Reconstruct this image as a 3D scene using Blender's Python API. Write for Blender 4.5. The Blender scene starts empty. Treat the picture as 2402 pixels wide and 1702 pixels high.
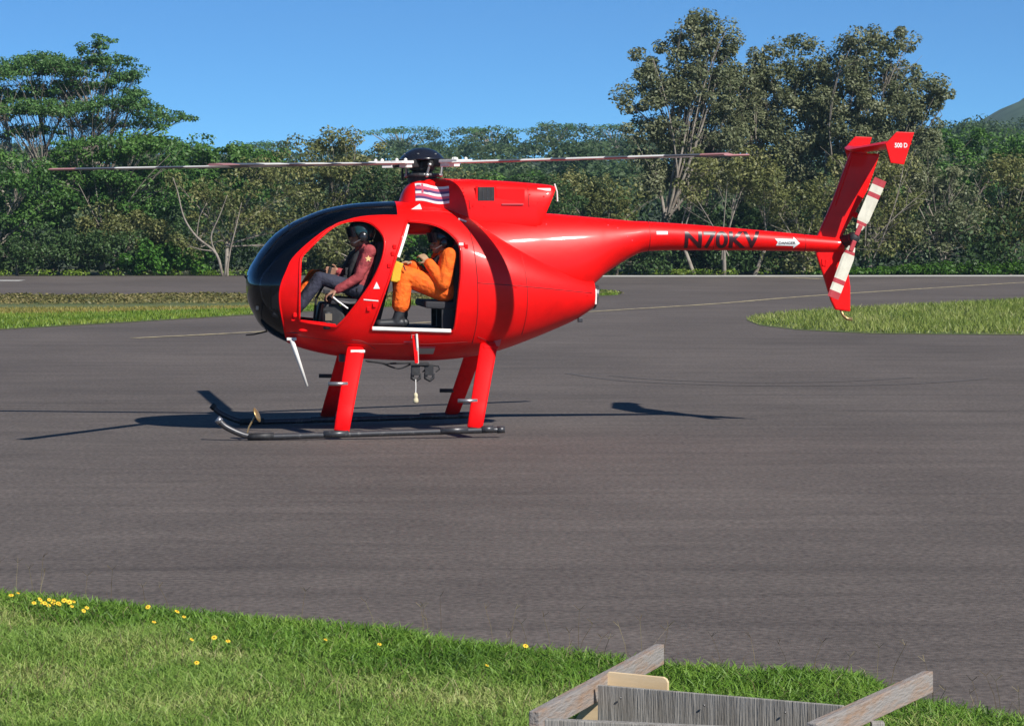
import bpy, bmesh, math, random
import numpy as np
from mathutils import Vector, Matrix
from mathutils.bvhtree import BVHTree

sc = bpy.context.scene
COL = sc.collection
rng = np.random.default_rng(7)
random.seed(7)
R = math.radians

# ------------------------------------------------------------------ camera
CAM_H = 2.2
cd = bpy.data.cameras.new('camera')
cam = bpy.data.objects.new('camera', cd); COL.objects.link(cam)
cam.location = (0, 0, CAM_H); cam.rotation_euler = (R(90), 0, 0)
cd.sensor_width = 36; cd.lens = 94.0; cd.shift_y = -0.139
cd.clip_start = 0.1; cd.clip_end = 20000
sc.camera = cam

# ------------------------------------------------------------------ sky, sun, exposure
SUN = Vector((0.82, -0.92, 1.0)).normalized()
w = bpy.data.worlds.new('World'); sc.world = w; w.use_nodes = True
nt = w.node_tree; nt.nodes.clear()
o_ = nt.nodes.new('ShaderNodeOutputWorld'); b_ = nt.nodes.new('ShaderNodeBackground')
sk = nt.nodes.new('ShaderNodeTexSky'); sk.sky_type = 'NISHITA'; sk.sun_disc = False
sk.sun_elevation = math.asin(SUN.z); sk.sun_rotation = math.atan2(SUN.x, SUN.y)
sk.altitude = 5500; sk.air_density = 0.8; sk.dust_density = 0.0; sk.ozone_density = 10.0
b_.inputs['Strength'].default_value = 0.088
tint = nt.nodes.new('ShaderNodeMix'); tint.data_type = 'RGBA'; tint.blend_type = 'MULTIPLY'; tint.inputs['Factor'].default_value = 1; tint.inputs['B'].default_value = (0.78, 1.07, 1.0, 1)
nt.links.new(sk.outputs[0], tint.inputs['A']); nt.links.new(tint.outputs['Result'], b_.inputs[0]); nt.links.new(b_.outputs[0], o_.inputs[0])
sl = bpy.data.lights.new('sun', 'SUN'); sl.energy = 4.6; sl.angle = R(0.53); sl.color = (1.0, 0.955, 0.89)
so = bpy.data.objects.new('sun', sl); COL.objects.link(so)
so.rotation_euler = SUN.to_track_quat('Z', 'Y').to_euler(); so.location = SUN * 60
vs = sc.view_settings; vs.view_transform = 'Standard'; vs.look = 'None'; vs.gamma = 1; vs.use_curve_mapping = False
vs.exposure = 0.46
sc.cycles.max_bounces = 6; sc.cycles.transparent_max_bounces = 8
sc.cycles.use_denoising = True

# ------------------------------------------------------------------ helpers
def tag(o, label=None, cat=None, group=None, kind=None):
    if label: o['label'] = label
    if cat: o['category'] = cat
    if group: o['group'] = group
    if kind: o['kind'] = kind
    return o

def empty(name, loc=(0, 0, 0), rz=0.0):
    o = bpy.data.objects.new(name, None); COL.objects.link(o)
    o.location = loc; o.rotation_euler = (0, 0, rz); o.empty_display_size = 0.2
    return o

def link(name, me, mats, parent=None, smooth=False):
    if not isinstance(mats, (list, tuple)): mats = [mats]
    if len(me.materials) == 0:
        for m in mats: me.materials.append(m)
    if smooth and len(me.polygons): me.polygons.foreach_set('use_smooth', [True] * len(me.polygons))
    o = bpy.data.objects.new(name, me); COL.objects.link(o)
    if parent is not None: o.parent = parent
    return o

def np_mesh(name, V, F):
    """V (n,3), F (m,k) arrays -> mesh"""
    V = np.asarray(V, np.float32); F = np.asarray(F, np.int32)
    me = bpy.data.meshes.new(name)
    m, k = F.shape
    me.vertices.add(len(V)); me.vertices.foreach_set('co', V.ravel())
    me.loops.add(m * k); me.loops.foreach_set('vertex_index', F.ravel())
    me.polygons.add(m)
    me.polygons.foreach_set('loop_start', np.arange(0, m * k, k, dtype=np.int32))
    me.update(calc_edges=True)
    return me

class MB:
    """collects faces; build() makes one mesh object"""
    def __init__(s): s.v = []; s.f = []; s.mi = []
    def add(s, V, F, mi=0):
        n = len(s.v); s.v += [tuple(p) for p in V]
        s.f += [tuple(i + n for i in f) for f in F]; s.mi += [mi] * len(F)
        return s
    def box(s, c, d, rot=None, mi=0, taper=1.0):
        V = []
        for z in (-1, 1):
            t = taper if z > 0 else 1.0
            for x, y in ((-1, -1), (1, -1), (1, 1), (-1, 1)):
                p = Vector((x * d[0] / 2 * t, y * d[1] / 2 * t, z * d[2] / 2))
                if rot is not None: p = rot @ p
                V.append(Vector(c) + p)
        return s.add(V, [(3, 2, 1, 0), (4, 5, 6, 7), (0, 1, 5, 4), (1, 2, 6, 5), (2, 3, 7, 6), (3, 0, 4, 7)], mi)
    def tube(s, pts, rad, seg=8, cap=True, mi=0, sx=1.0, side=None):
        """tube along pts; sx widens it along 'side' """
        pts = [Vector(p) for p in pts]; n = len(pts)
        if not hasattr(rad, '__len__'): rad = [rad] * n
        V = []; up = None
        for i, p in enumerate(pts):
            t = (pts[min(i + 1, n - 1)] - pts[max(i - 1, 0)])
            t = t.normalized() if t.length > 1e-9 else Vector((0, 0, 1))
            if side is not None: a = (Vector(side) - t * Vector(side).dot(t)).normalized()
            elif up is None:
                a = t.orthogonal().normalized()
            else:
                a = (up - t * up.dot(t)).normalized()
            up = a; b = t.cross(a)
            for k in range(seg):
                th = 2 * math.pi * k / seg
                V.append(p + a * (math.cos(th) * rad[i] * sx) + b * (math.sin(th) * rad[i]))
        F = []
        for i in range(n - 1):
            for k in range(seg):
                k2 = (k + 1) % seg
                F.append((i * seg + k, i * seg + k2, (i + 1) * seg + k2, (i + 1) * seg + k))
        if cap:
            F.append(tuple(range(seg))[::-1]); F.append(tuple((n - 1) * seg + k for k in range(seg)))
        return s.add(V, F, mi)
    def prism(s, poly, v0, v1, mi=0):
        """poly in (u,w); extruded along v"""
        n = len(poly)
        V = [(p[0], v0, p[1]) for p in poly] + [(p[0], v1, p[1]) for p in poly]
        F = [tuple(range(n)), tuple(range(2 * n - 1, n - 1, -1))]
        F += [(i, i + n, (i + 1) % n + n, (i + 1) % n) for i in range(n)]
        return s.add(V, F, mi)
    def lathe(s, prof, c=(0, 0, 0), seg=24, mi=0):
        V = []; F = []; m = len(prof)
        for k in range(seg):
            th = 2 * math.pi * k / seg
            for r, z in prof: V.append((c[0] + r * math.cos(th), c[1] + r * math.sin(th), c[2] + z))
        for k in range(seg):
            k2 = (k + 1) % seg
            for i in range(m - 1): F.append((k * m + i, k2 * m + i, k2 * m + i + 1, k * m + i + 1))
        return s.add(V, F, mi)
    def ball(s, c, r, seg=12, rings=8, mi=0):
        rr = r if hasattr(r, '__len__') else (r, r, r)
        V = []; F = []
        for i in range(rings + 1):
            ph = math.pi * i / rings
            for k in range(seg):
                th = 2 * math.pi * k / seg
                V.append((c[0] + rr[0] * math.sin(ph) * math.cos(th), c[1] + rr[1] * math.sin(ph) * math.sin(th), c[2] + rr[2] * math.cos(ph)))
        for i in range(rings):
            for k in range(seg):
                k2 = (k + 1) % seg
                F.append((i * seg + k, (i + 1) * seg + k, (i + 1) * seg + k2, i * seg + k2))
        return s.add(V, F, mi)
    def mesh(s, name, bevel=0.0, bseg=2, merge=True, recalc=True):
        me = bpy.data.meshes.new(name); me.from_pydata(s.v, [], s.f)
        me.polygons.foreach_set('material_index', s.mi)
        bm = bmesh.new(); bm.from_mesh(me)
        if merge: bmesh.ops.remove_doubles(bm, verts=bm.verts, dist=1e-5)
        if recalc: bmesh.ops.recalc_face_normals(bm, faces=bm.faces)
        if bevel:
            ed = [e for e in bm.edges if len(e.link_faces) == 2 and e.calc_face_angle(0) > 0.6]
            bmesh.ops.bevel(bm, geom=ed, offset=bevel, segments=bseg, affect='EDGES', profile=0.6, clamp_overlap=True)
        bm.to_mesh(me); bm.free(); me.update()
        return me
    def build(s, name, mats, parent=None, smooth=False, bevel=0.0, bseg=2):
        me = s.mesh(name, bevel, bseg)
        o = link(name, me, mats, parent, smooth)
        return o

def autosmooth(o, ang=35):
    me = o.data
    me.polygons.foreach_set('use_smooth', [True] * len(me.polygons))
    bm = bmesh.new(); bm.from_mesh(me)
    for e in bm.edges: e.smooth = not (len(e.link_faces) == 2 and e.calc_face_angle(0) > R(ang))
    bm.to_mesh(me); bm.free()
    return o

def catmull(P, n):
    P = [np.array(p, float) for p in P]; out = []
    for i in range(len(P) - 1):
        p0 = P[max(i - 1, 0)]; p1 = P[i]; p2 = P[i + 1]; p3 = P[min(i + 2, len(P) - 1)]
        for k in range(n):
            t = k / n
            out.append(0.5 * ((2 * p1) + (-p0 + p2) * t + (2 * p0 - 5 * p1 + 4 * p2 - p3) * t * t + (-p0 + 3 * p1 - 3 * p2 + p3) * t ** 3))
    out.append(P[-1]); return out

# ------------------------------------------------------------------ materials
def mat(name, col, rough=0.6, metal=0.0, spec=0.5, noise=None, bump=None, coat=0.0, scale=None, coords='Object', tr=0.0):
    """principled; noise=(scale, colour2, lo, hi) mixes a second colour in by noise; bump=(scale, strength)"""
    m = bpy.data.materials.new(name); m.use_nodes = True
    t = m.node_tree; p = t.nodes['Principled BSDF']
    p.inputs['Base Color'].default_value = (*col, 1); p.inputs['Roughness'].default_value = rough
    p.inputs['Metallic'].default_value = metal; p.inputs['Specular IOR Level'].default_value = spec
    p.inputs['Coat Weight'].default_value = coat; p.inputs['Coat Roughness'].default_value = 0.08
    if tr: p.inputs['Transmission Weight'].default_value = tr
    if noise or bump:
        tc = t.nodes.new('ShaderNodeTexCoord'); mp = t.nodes.new('ShaderNodeMapping')
        t.links.new(tc.outputs[coords], mp.inputs[0])
        if scale: mp.inputs['Scale'].default_value = scale
    if noise:
        n = t.nodes.new('ShaderNodeTexNoise'); n.inputs['Scale'].default_value = noise[0]; n.inputs['Detail'].default_value = 6
        n.inputs['Roughness'].default_value = 0.65
        t.links.new(mp.outputs[0], n.inputs['Vector'])
        mr = t.nodes.new('ShaderNodeMapRange'); mr.inputs['From Min'].default_value = noise[2]; mr.inputs['From Max'].default_value = noise[3]
        t.links.new(n.outputs['Fac'], mr.inputs['Value'])
        mx = t.nodes.new('ShaderNodeMix'); mx.data_type = 'RGBA'
        mx.inputs['A'].default_value = (*col, 1); mx.inputs['B'].default_value = (*noise[1], 1)
        t.links.new(mr.outputs[0], mx.inputs['Factor']); t.links.new(mx.outputs['Result'], p.inputs['Base Color'])
    if bump:
        n2 = t.nodes.new('ShaderNodeTexNoise'); n2.inputs['Scale'].default_value = bump[0]; n2.inputs['Detail'].default_value = 4
        t.links.new(mp.outputs[0], n2.inputs['Vector'])
        bp = t.nodes.new('ShaderNodeBump'); bp.inputs['Strength'].default_value = bump[1]; bp.inputs['Distance'].default_value = 0.02
        t.links.new(n2.outputs['Fac'], bp.inputs['Height']); t.links.new(bp.outputs[0], p.inputs['Normal'])
    return m

def leaf_mat(name, cols, nscale=0.35, transl=0.35, rough=0.5):
    """leaf colour varies leaf by leaf and bough by bough"""
    m = bpy.data.materials.new(name); m.use_nodes = True; t = m.node_tree; t.nodes.clear()
    out = t.nodes.new('ShaderNodeOutputMaterial')
    g = t.nodes.new('ShaderNodeNewGeometry'); tc = t.nodes.new('ShaderNodeTexCoord')
    n = t.nodes.new('ShaderNodeTexNoise'); n.inputs['Scale'].default_value = nscale; n.inputs['Detail'].default_value = 3
    t.links.new(tc.outputs['Object'], n.inputs['Vector'])
    ad = t.nodes.new('ShaderNodeMath'); ad.operation = 'MULTIPLY_ADD'; ad.inputs[1].default_value = 0.55
    t.links.new(g.outputs['Random Per Island'], ad.inputs[0])
    ms = t.nodes.new('ShaderNodeMath'); ms.operation = 'MULTIPLY_ADD'; ms.inputs[1].default_value = 1.6; ms.inputs[2].default_value = -0.55
    t.links.new(n.outputs['Fac'], ms.inputs[0]); t.links.new(ms.outputs[0], ad.inputs[2])
    cr = t.nodes.new('ShaderNodeValToRGB'); t.links.new(ad.outputs[0], cr.inputs[0])
    e = cr.color_ramp.elements
    while len(e) < len(cols): e.new(0.5)
    for i, c in enumerate(cols): e[i].position = i / (len(cols) - 1); e[i].color = (*c, 1)
    p = t.nodes.new('ShaderNodeBsdfPrincipled'); p.inputs['Roughness'].default_value = rough; p.inputs['Specular IOR Level'].default_value = 0.35
    tr = t.nodes.new('ShaderNodeBsdfTranslucent'); mx = t.nodes.new('ShaderNodeMixShader'); mx.inputs[0].default_value = transl
    t.links.new(cr.outputs[0], p.inputs['Base Color']); t.links.new(cr.outputs[0], tr.inputs['Color'])
    t.links.new(p.outputs[0], mx.inputs[1]); t.links.new(tr.outputs[0], mx.inputs[2]); t.links.new(mx.outputs[0], out.inputs[0])
    return m

RED = mat('red_paint', (0.86, 0.004, 0.004), 0.42, spec=0.22, noise=(2.6, (0.66, 0.004, 0.003), 0.42, 0.75), bump=(5, 0.10), coat=0.12)
RED2 = mat('red_leg_paint', (0.88, 0.004, 0.006), 0.55, spec=0.12, noise=(9, (0.66, 0.002, 0.004), 0.5, 0.8), coat=0.0)
SEAMM = mat('dark_seam_line', (0.22, 0.003, 0.003), 0.6)  # darker red so the panel seams read against the skin
WHITE = mat('white_paint', (0.80, 0.78, 0.73), 0.45, noise=(6, (0.62, 0.6, 0.55), 0.5, 0.8))
CREAM = mat('cream_blade_paint', (0.72, 0.69, 0.56), 0.5, noise=(8, (0.55, 0.52, 0.4), 0.45, 0.8))
BLADE = mat('dark_blade_paint', (0.10, 0.105, 0.12), 0.4)
BLADERED = mat('red_blade_band', (0.45, 0.045, 0.055), 0.55)
BLADETIP = mat('faded_blade_tip', (0.42, 0.20, 0.20), 0.55)
BLACK = mat('black_paint', (0.012, 0.013, 0.02), 0.22, coat=0.3)
BLACKM = mat('matt_black', (0.018, 0.018, 0.02), 0.6, noise=(14, (0.05, 0.05, 0.05), 0.5, 0.8))
DGREY = mat('dark_grey_metal', (0.07, 0.07, 0.075), 0.4, metal=0.5, noise=(20, (0.2, 0.19, 0.18), 0.55, 0.75))
STEEL = mat('worn_steel', (0.42, 0.42, 0.42), 0.35, metal=0.8, noise=(25, (0.2, 0.19, 0.18), 0.5, 0.8))
BRASS = mat('brass', (0.45, 0.30, 0.13), 0.35, metal=0.7)
INTER = mat('cabin_lining', (0.035, 0.034, 0.036), 0.8)
BEIGE = mat('beige_lining', (0.18, 0.15, 0.11), 0.85)
SEATM = mat('seat_fabric', (0.03, 0.03, 0.035), 0.85, bump=(60, 0.2))
DECALW = mat('white_decal', (0.8, 0.78, 0.76), 0.4)
DECALP = mat('faded_red_decal', (0.62, 0.10, 0.16), 0.4)
DECALB = mat('dark_blue_decal', (0.10, 0.05, 0.16), 0.4)
LETTER = mat('black_lettering', (0.035, 0.004, 0.008), 0.35, coat=0.2)
GREYLAB = mat('grey_placard', (0.4, 0.38, 0.34), 0.5)
ROPE = mat('pale_rope', (0.62, 0.55, 0.36), 0.8)
YELLOW = mat('yellow_fabric', (0.75, 0.42, 0.02), 0.75, bump=(40, 0.3))

def glass_mat():
    m = bpy.data.materials.new('tinted_glass'); m.use_nodes = True; t = m.node_tree; t.nodes.clear()
    out = t.nodes.new('ShaderNodeOutputMaterial'); mx = t.nodes.new('ShaderNodeMixShader'); mx2 = t.nodes.new('ShaderNodeMixShader')
    tr = t.nodes.new('ShaderNodeBsdfTransparent'); tr.inputs[0].default_value = (0.42, 0.44, 0.48, 1)
    df = t.nodes.new('ShaderNodeBsdfDiffuse'); df.inputs[0].default_value = (0.008, 0.009, 0.014, 1)
    gl = t.nodes.new('ShaderNodeBsdfGlossy'); gl.inputs['Roughness'].default_value = 0.05; gl.inputs[0].default_value = (0.9, 0.95, 1, 1)
    fr = t.nodes.new('ShaderNodeFresnel'); fr.inputs[0].default_value = 1.5
    mx2.inputs[0].default_value = 0.26
    t.links.new(tr.outputs[0], mx2.inputs[1]); t.links.new(df.outputs[0], mx2.inputs[2])
    t.links.new(fr.outputs[0], mx.inputs[0]); t.links.new(mx2.outputs[0], mx.inputs[1]); t.links.new(gl.outputs[0], mx.inputs[2])
    t.links.new(mx.outputs[0], out.inputs[0])
    return m
GLASS = glass_mat()

def asphalt_mat():
    m = bpy.data.materials.new('asphalt'); m.use_nodes = True; t = m.node_tree; p = t.nodes['Principled BSDF']
    p.inputs['Roughness'].default_value = 0.85; p.inputs['Specular IOR Level'].default_value = 0.3
    tc = t.nodes.new('ShaderNodeTexCoord')
    def noise(sx, sy, scale, detail=5, rot=0.0, dist=0.0):
        mp = t.nodes.new('ShaderNodeMapping'); mp.inputs['Scale'].default_value = (sx, sy, 1); mp.inputs['Rotation'].default_value = (0, 0, rot)
        t.links.new(tc.outputs['Object'], mp.inputs[0])
        n = t.nodes.new('ShaderNodeTexNoise'); n.inputs['Scale'].default_value = scale; n.inputs['Detail'].default_value = detail
        n.inputs['Roughness'].default_value = 0.6; n.inputs['Distortion'].default_value = dist
        t.links.new(mp.outputs[0], n.inputs['Vector']); return n.outputs['Fac']
    def mrange(x, a, b, c, d):
        q = t.nodes.new('ShaderNodeMapRange'); t.links.new(x, q.inputs['Value'])
        for i, val in zip(('From Min', 'From Max', 'To Min', 'To Max'), (a, b, c, d)): q.inputs[i].default_value = val
        return q.outputs[0]
    def mul(a, b):
        q = t.nodes.new('ShaderNodeMath'); q.operation = 'MULTIPLY'; t.links.new(a, q.inputs[0]); t.links.new(b, q.inputs[1]); return q.outputs[0]
    big = mrange(noise(1, 0.6, 0.22, 5), 0.3, 0.7, 0.80, 1.17)
    streak = mrange(noise(0.4, 1.8, 0.9, 6, 0.03, 1.2), 0.3, 0.7, 0.84, 1.16)
    streak2 = mrange(noise(0.12, 3.5, 0.7, 3, -0.09, 0.3), 0.56, 0.68, 1.0, 0.86)
    fine = mrange(noise(1, 0.9, 24, 4), 0.3, 0.7, 0.58, 1.42)
    mid_ = mrange(noise(1, 0.8, 7, 5), 0.3, 0.7, 0.91, 1.09)
    k = mul(mul(mul(big, mid_), streak), mul(fine, streak2))
    cm = t.nodes.new('ShaderNodeMix'); cm.data_type = 'RGBA'; cm.blend_type = 'MULTIPLY'; cm.inputs['Factor'].default_value = 1
    cm.inputs['A'].default_value = (0.112, 0.094, 0.083, 1); cb = t.nodes.new('ShaderNodeCombineColor')
    for i in range(3): t.links.new(k, cb.inputs[i])
    t.links.new(cb.outputs[0], cm.inputs['B']); t.links.new(cm.outputs['Result'], p.inputs['Base Color'])
    bp = t.nodes.new('ShaderNodeBump'); bp.inputs['Strength'].default_value = 0.35; bp.inputs['Distance'].default_value = 0.01
    n3 = noise(1, 1, 90, 2); t.links.new(n3, bp.inputs['Height']); t.links.new(bp.outputs[0], p.inputs['Normal'])
    return m
ASPH = asphalt_mat()
LINEY = mat('worn_yellow_line', (0.40, 0.33, 0.19), 0.8, noise=(3, (0.16, 0.135, 0.105), 0.42, 0.62))
LINEW = mat('worn_white_line', (0.55, 0.54, 0.5), 0.8, noise=(2, (0.3, 0.28, 0.26), 0.5, 0.75))
SOIL = mat('grass_soil', (0.075, 0.11, 0.025), 0.95, noise=(0.9, (0.13, 0.13, 0.05), 0.4, 0.7))
SOIL2 = mat('verge_soil', (0.05, 0.06, 0.018), 0.95, noise=(4, (0.10, 0.075, 0.04), 0.45, 0.7))
GROUNDM = mat('field_ground', (0.06, 0.075, 0.022), 0.95, noise=(0.05, (0.1, 0.09, 0.04), 0.4, 0.7))
MOUNTM = mat('mountain_slope', (0.07, 0.12, 0.06), 0.95, noise=(0.08, (0.035, 0.07, 0.03), 0.42, 0.6))
HILLM = mat('hill_ground', (0.025, 0.045, 0.018), 0.95, noise=(0.03, (0.05, 0.07, 0.03), 0.4, 0.7))
WOOD = mat('weathered_brown_wood', (0.285, 0.19, 0.13), 0.8, noise=(7, (0.27, 0.245, 0.225), 0.36, 0.56), bump=(30, 0.4), scale=(0.6, 3, 3))
WOODG = mat('weathered_grey_wood', (0.33, 0.31, 0.28), 0.85, noise=(12, (0.16, 0.145, 0.125), 0.42, 0.72), bump=(40, 0.4), scale=(4, 4, 0.25))
WOODP = mat('pale_new_wood', (0.72, 0.55, 0.34), 0.7, noise=(9, (0.6, 0.44, 0.25), 0.4, 0.7), scale=(0.4, 3, 3))
BARK = mat('pale_bark', (0.29, 0.255, 0.21), 0.9, noise=(2.5, (0.17, 0.14, 0.11), 0.42, 0.65), bump=(8, 0.5))
BARKD = mat('brown_bark', (0.20, 0.165, 0.13), 0.9, noise=(2.5, (0.10, 0.08, 0.06), 0.42, 0.65), bump=(8, 0.5))

# ================================================================== THE SETTING
def sheet(name, pts, z, m, parent=None, kind='structure', thick=0.0):
    me = bpy.data.meshes.new(name)
    n = len(pts)
    V = [(x, y, z) for x, y in pts]; F = [tuple(range(n))]
    if thick:
        V += [(x, y, z - thick) for x, y in pts]; F += [(i, (i + n - 1) % n, (i + n - 1) % n + n, i + n) for i in range(n)]
    me.from_pydata(V, [], F)
    bm = bmesh.new(); bm.from_mesh(me); bmesh.ops.triangulate(bm, faces=bm.faces); bmesh.ops.recalc_face_normals(bm, faces=bm.faces)
    up = sum(f.normal.z * f.calc_area() for f in bm.faces)
    if up < 0: bmesh.ops.reverse_faces(bm, faces=bm.faces)
    bm.to_mesh(me); bm.free()
    o = link(name, me, m, parent)
    if parent is None: tag(o, kind=kind)
    return o

ground = sheet('ground', [(-9000, -300), (9000, -300), (9000, 12000), (-9000, 12000)], -0.05, GROUNDM)
apron = sheet('apron', [(-60, 2), (60, 2), (60, 84), (-60, 84)], 0.0, ASPH)
runway = sheet('runway', [(-90, 78.5), (90, 78.5), (90, 108.2), (5.2, 107.6), (-10.4, 106.3), (-20.2, 105.7), (-90, 104)], 0.004, ASPH)

def stripe(name, pts, wd, z, m, parent):
    mb = MB(); P = catmull(pts, 6); L = len(P)
    V = []
    for i, p in enumerate(P):
        t = P[min(i + 1, L - 1)] - P[max(i - 1, 0)]; t = t / np.linalg.norm(t); nrm = np.array([-t[1], t[0]])
        for sgn in (-1, 1): V.append((*(p + nrm * sgn * wd / 2), z))
    mb.add(V, [(2 * i, 2 * i + 2, 2 * i + 3, 2 * i + 1) for i in range(L - 1)])
    return mb.build(name, m, parent)
stripe('taxi_line', [(-7.06, 49.93), (-5.03, 52.73), (-2.34, 56.83), (1.99, 64.64), (5.35, 70.53), (9.29, 78.99), (18.18, 94.94), (23.5, 103.9)], 0.30, 0.008, LINEY, apron)
stripe('edge_line', [(2.0, 105.4), (5.04, 105.5), (13, 105.8), (21.6, 106.2), (40, 107)], 2.3, 0.009, LINEW, runway)
stripe('runway_mark', [(-24, 97.8), (-20, 97.76), (-17.9, 97.76)], 1.5, 0.009, LINEW, runway)
stripe('lead_line', [(9.6, 104.2), (10.8, 102.6), (11.6, 100.4)], 0.5, 0.0085, LINEY, runway)

TYRE = mat('tyre_mark', (0.088, 0.077, 0.071), 0.85, noise=(3, (0.104, 0.091, 0.084), 0.40, 0.60))
for pts in ([(.8, 38.5), (1.6, 36.6), (3.2, 35.6), (5.2, 35.9), (6.6, 37.2)], [(1.4, 37.9), (2.1, 36.9), (3.3, 36.3), (4.6, 36.6), (5.6, 37.5)]):
    stripe('tyre_mark', pts, .10, .004, TYRE, apron)
VERGE = [(-9, 19.0), (-5, 16.9), (-3.165, 15.62), (-2.6, 15.3), (-2.265, 15.10), (-1.9, 14.82), (-1.582, 14.66), (-1.3, 14.44), (-1.072, 14.38), (-0.7, 14.16), (-0.508, 14.08), (-0.38, 13.8), (-0.2, 13.68), (0.1, 13.45),
         (0.344, 13.36), (0.6, 13.1), (0.767, 12.97), (1.189, 12.86), (1.5, 12.8), (1.70, 12.70), (1.75, 12.38), (1.871, 12.0), (2.221, 11.62), (2.6, 11.3), (5, 9.2), (7, 6), (7, 2.5), (-9, 2.5)]
verge = sheet('verge', VERGE, 0.006, SOIL2)
STRIP = [(-30, 45), (-11.63, 51.7), (-10.3, 53.81), (-8.33, 57.58), (-6.09, 62.2), (-4.82, 64.64), (-1.72, 70.53), (3.09, 78.6), (3.3, 80.2), (2.6, 80.6), (1.0, 79.6), (-1.9, 78.5), (-15, 78.5), (-30, 78.8)]
strip_ = sheet('grass_strip', STRIP, 0.0065, SOIL)
ISLE = [(5.177, 59.1), (5.194, 56.1), (5.7, 53.81), (6.97, 51.9), (9.82, 51.3), (11.5, 50.9), (26, 49), (34, 92), (17.45, 77.1), (14.11, 73.7), (11.12, 69.8), (8.35, 66.3), (6.37, 63.1), (5.575, 61.3)]
isle = sheet('grass_island', ISLE, 0.0065, SOIL)

def inpoly(P, poly):
    x, y = P[:, 0], P[:, 1]; r = np.zeros(len(P), bool); n = len(poly); j = n - 1
    for i in range(n):
        xi, yi = poly[i]; xj, yj = poly[j]
        with np.errstate(divide='ignore', invalid='ignore'):
            c = ((yi > y) != (yj > y)) & (x < (xj - xi) * (y - yi) / (yj - yi + 1e-12) + xi)
        r ^= c; j = i
    return r
def edge_dist(P, poly):
    d = np.full(len(P), 1e9); n = len(poly)
    for i in range(n):
        a = np.array(poly[i]); b = np.array(poly[(i + 1) % n]); ab = b - a
        t = np.clip(((P - a) @ ab) / (ab @ ab), 0, 1)
        d = np.minimum(d, np.linalg.norm(P - (a + t[:, None] * ab), axis=1))
    return d
def scatter(poly, n, x0, x1, y0, y1, g=None):
    P = np.column_stack([rng.uniform(x0, x1, n), rng.uniform(y0, y1, n)])
    return P[inpoly(P, poly)]
def lumpy(P, s, seed):
    r = np.random.default_rng(seed); v = np.zeros(len(P))
    for k in range(6):
        a = r.uniform(0, 6.28); f = s * r.uniform(0.6, 2.2); v += np.sin((P[:, 0] * np.cos(a) + P[:, 1] * np.sin(a)) * f + r.uniform(0, 6.28))
    return v / 6 ** 0.5
def blades(name, P, h, wd, lean, m, z0=0.0, parent=None, quads=True):
    """h, wd arrays; two-segment blades"""
    n = len(P); a = rng.uniform(0, 2 * np.pi, n); b = rng.uniform(0, 2 * np.pi, n)
    side = np.column_stack([np.cos(a), np.sin(a), np.zeros(n)]); ln = np.column_stack([np.cos(b), np.sin(b), np.zeros(n)])
    base = np.column_stack([P, np.full(n, z0)]); up = np.array([0, 0, 1.0])
    L = (lean * rng.uniform(0.3, 1.5, n))[:, None]; h = h[:, None]; wd = wd[:, None]
    mid = base + up * h * 0.6 + ln * h * L * 0.35; tip = base + up * h * np.maximum(0.25, 1 - 0.25 * L) + ln * h * L
    if quads:
        V = np.stack([base - side * wd / 2, base + side * wd / 2, mid + side * wd * 0.42, mid - side * wd * 0.42, tip + side * wd * 0.08, tip - side * wd * 0.08], 1).reshape(-1, 3)
        i = np.arange(n)[:, None] * 6
        F = np.concatenate([i + np.array([0, 1, 2, 3]), i + np.array([3, 2, 4, 5])], 1).reshape(-1, 4)
    else:
        V = np.stack([base - side * wd / 2, base + side * wd / 2, tip], 1).reshape(-1, 3)
        F = np.arange(n * 3).reshape(-1, 3)
    o = link(name, np_mesh(name, V, F), m, parent)
    return o

G_FG = leaf_mat('verge_grass', [(0.103, 0.191, 0.028), (0.167, 0.294, 0.045), (0.239, 0.375, 0.071), (0.318, 0.419, 0.106), (0.461, 0.470, 0.185)], 1.3, 0.3)
G_EDGE = leaf_mat('lush_edge_grass', [(0.064, 0.148, 0.016), (0.110, 0.227, 0.025), (0.167, 0.307, 0.039), (0.232, 0.363, 0.058)], 1.5, 0.3)
G_DRY = leaf_mat('dry_stalks', [(0.06, 0.045, 0.03), (0.14, 0.10, 0.05), (0.42, 0.36, 0.20)], 2, 0.2)
G_STR = leaf_mat('strip_grass', [(0.081, 0.156, 0.014), (0.135, 0.234, 0.024), (0.203, 0.286, 0.036), (0.284, 0.325, 0.060)], 0.5, 0.3)
G_BAND = leaf_mat('yellowed_grass', [(0.189, 0.195, 0.036), (0.297, 0.260, 0.060), (0.378, 0.299, 0.096)], 0.5, 0.3)
G_ISL = leaf_mat('island_grass', [(0.104, 0.169, 0.024), (0.182, 0.247, 0.042), (0.260, 0.312, 0.072), (0.377, 0.377, 0.144)], 0.6, 0.3)
G_BANK = leaf_mat('bank_cover', [(0.068, 0.072, 0.021), (0.124, 0.124, 0.036), (0.203, 0.176, 0.064), (0.314, 0.247, 0.111)], 0.8, 0.2)

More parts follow.
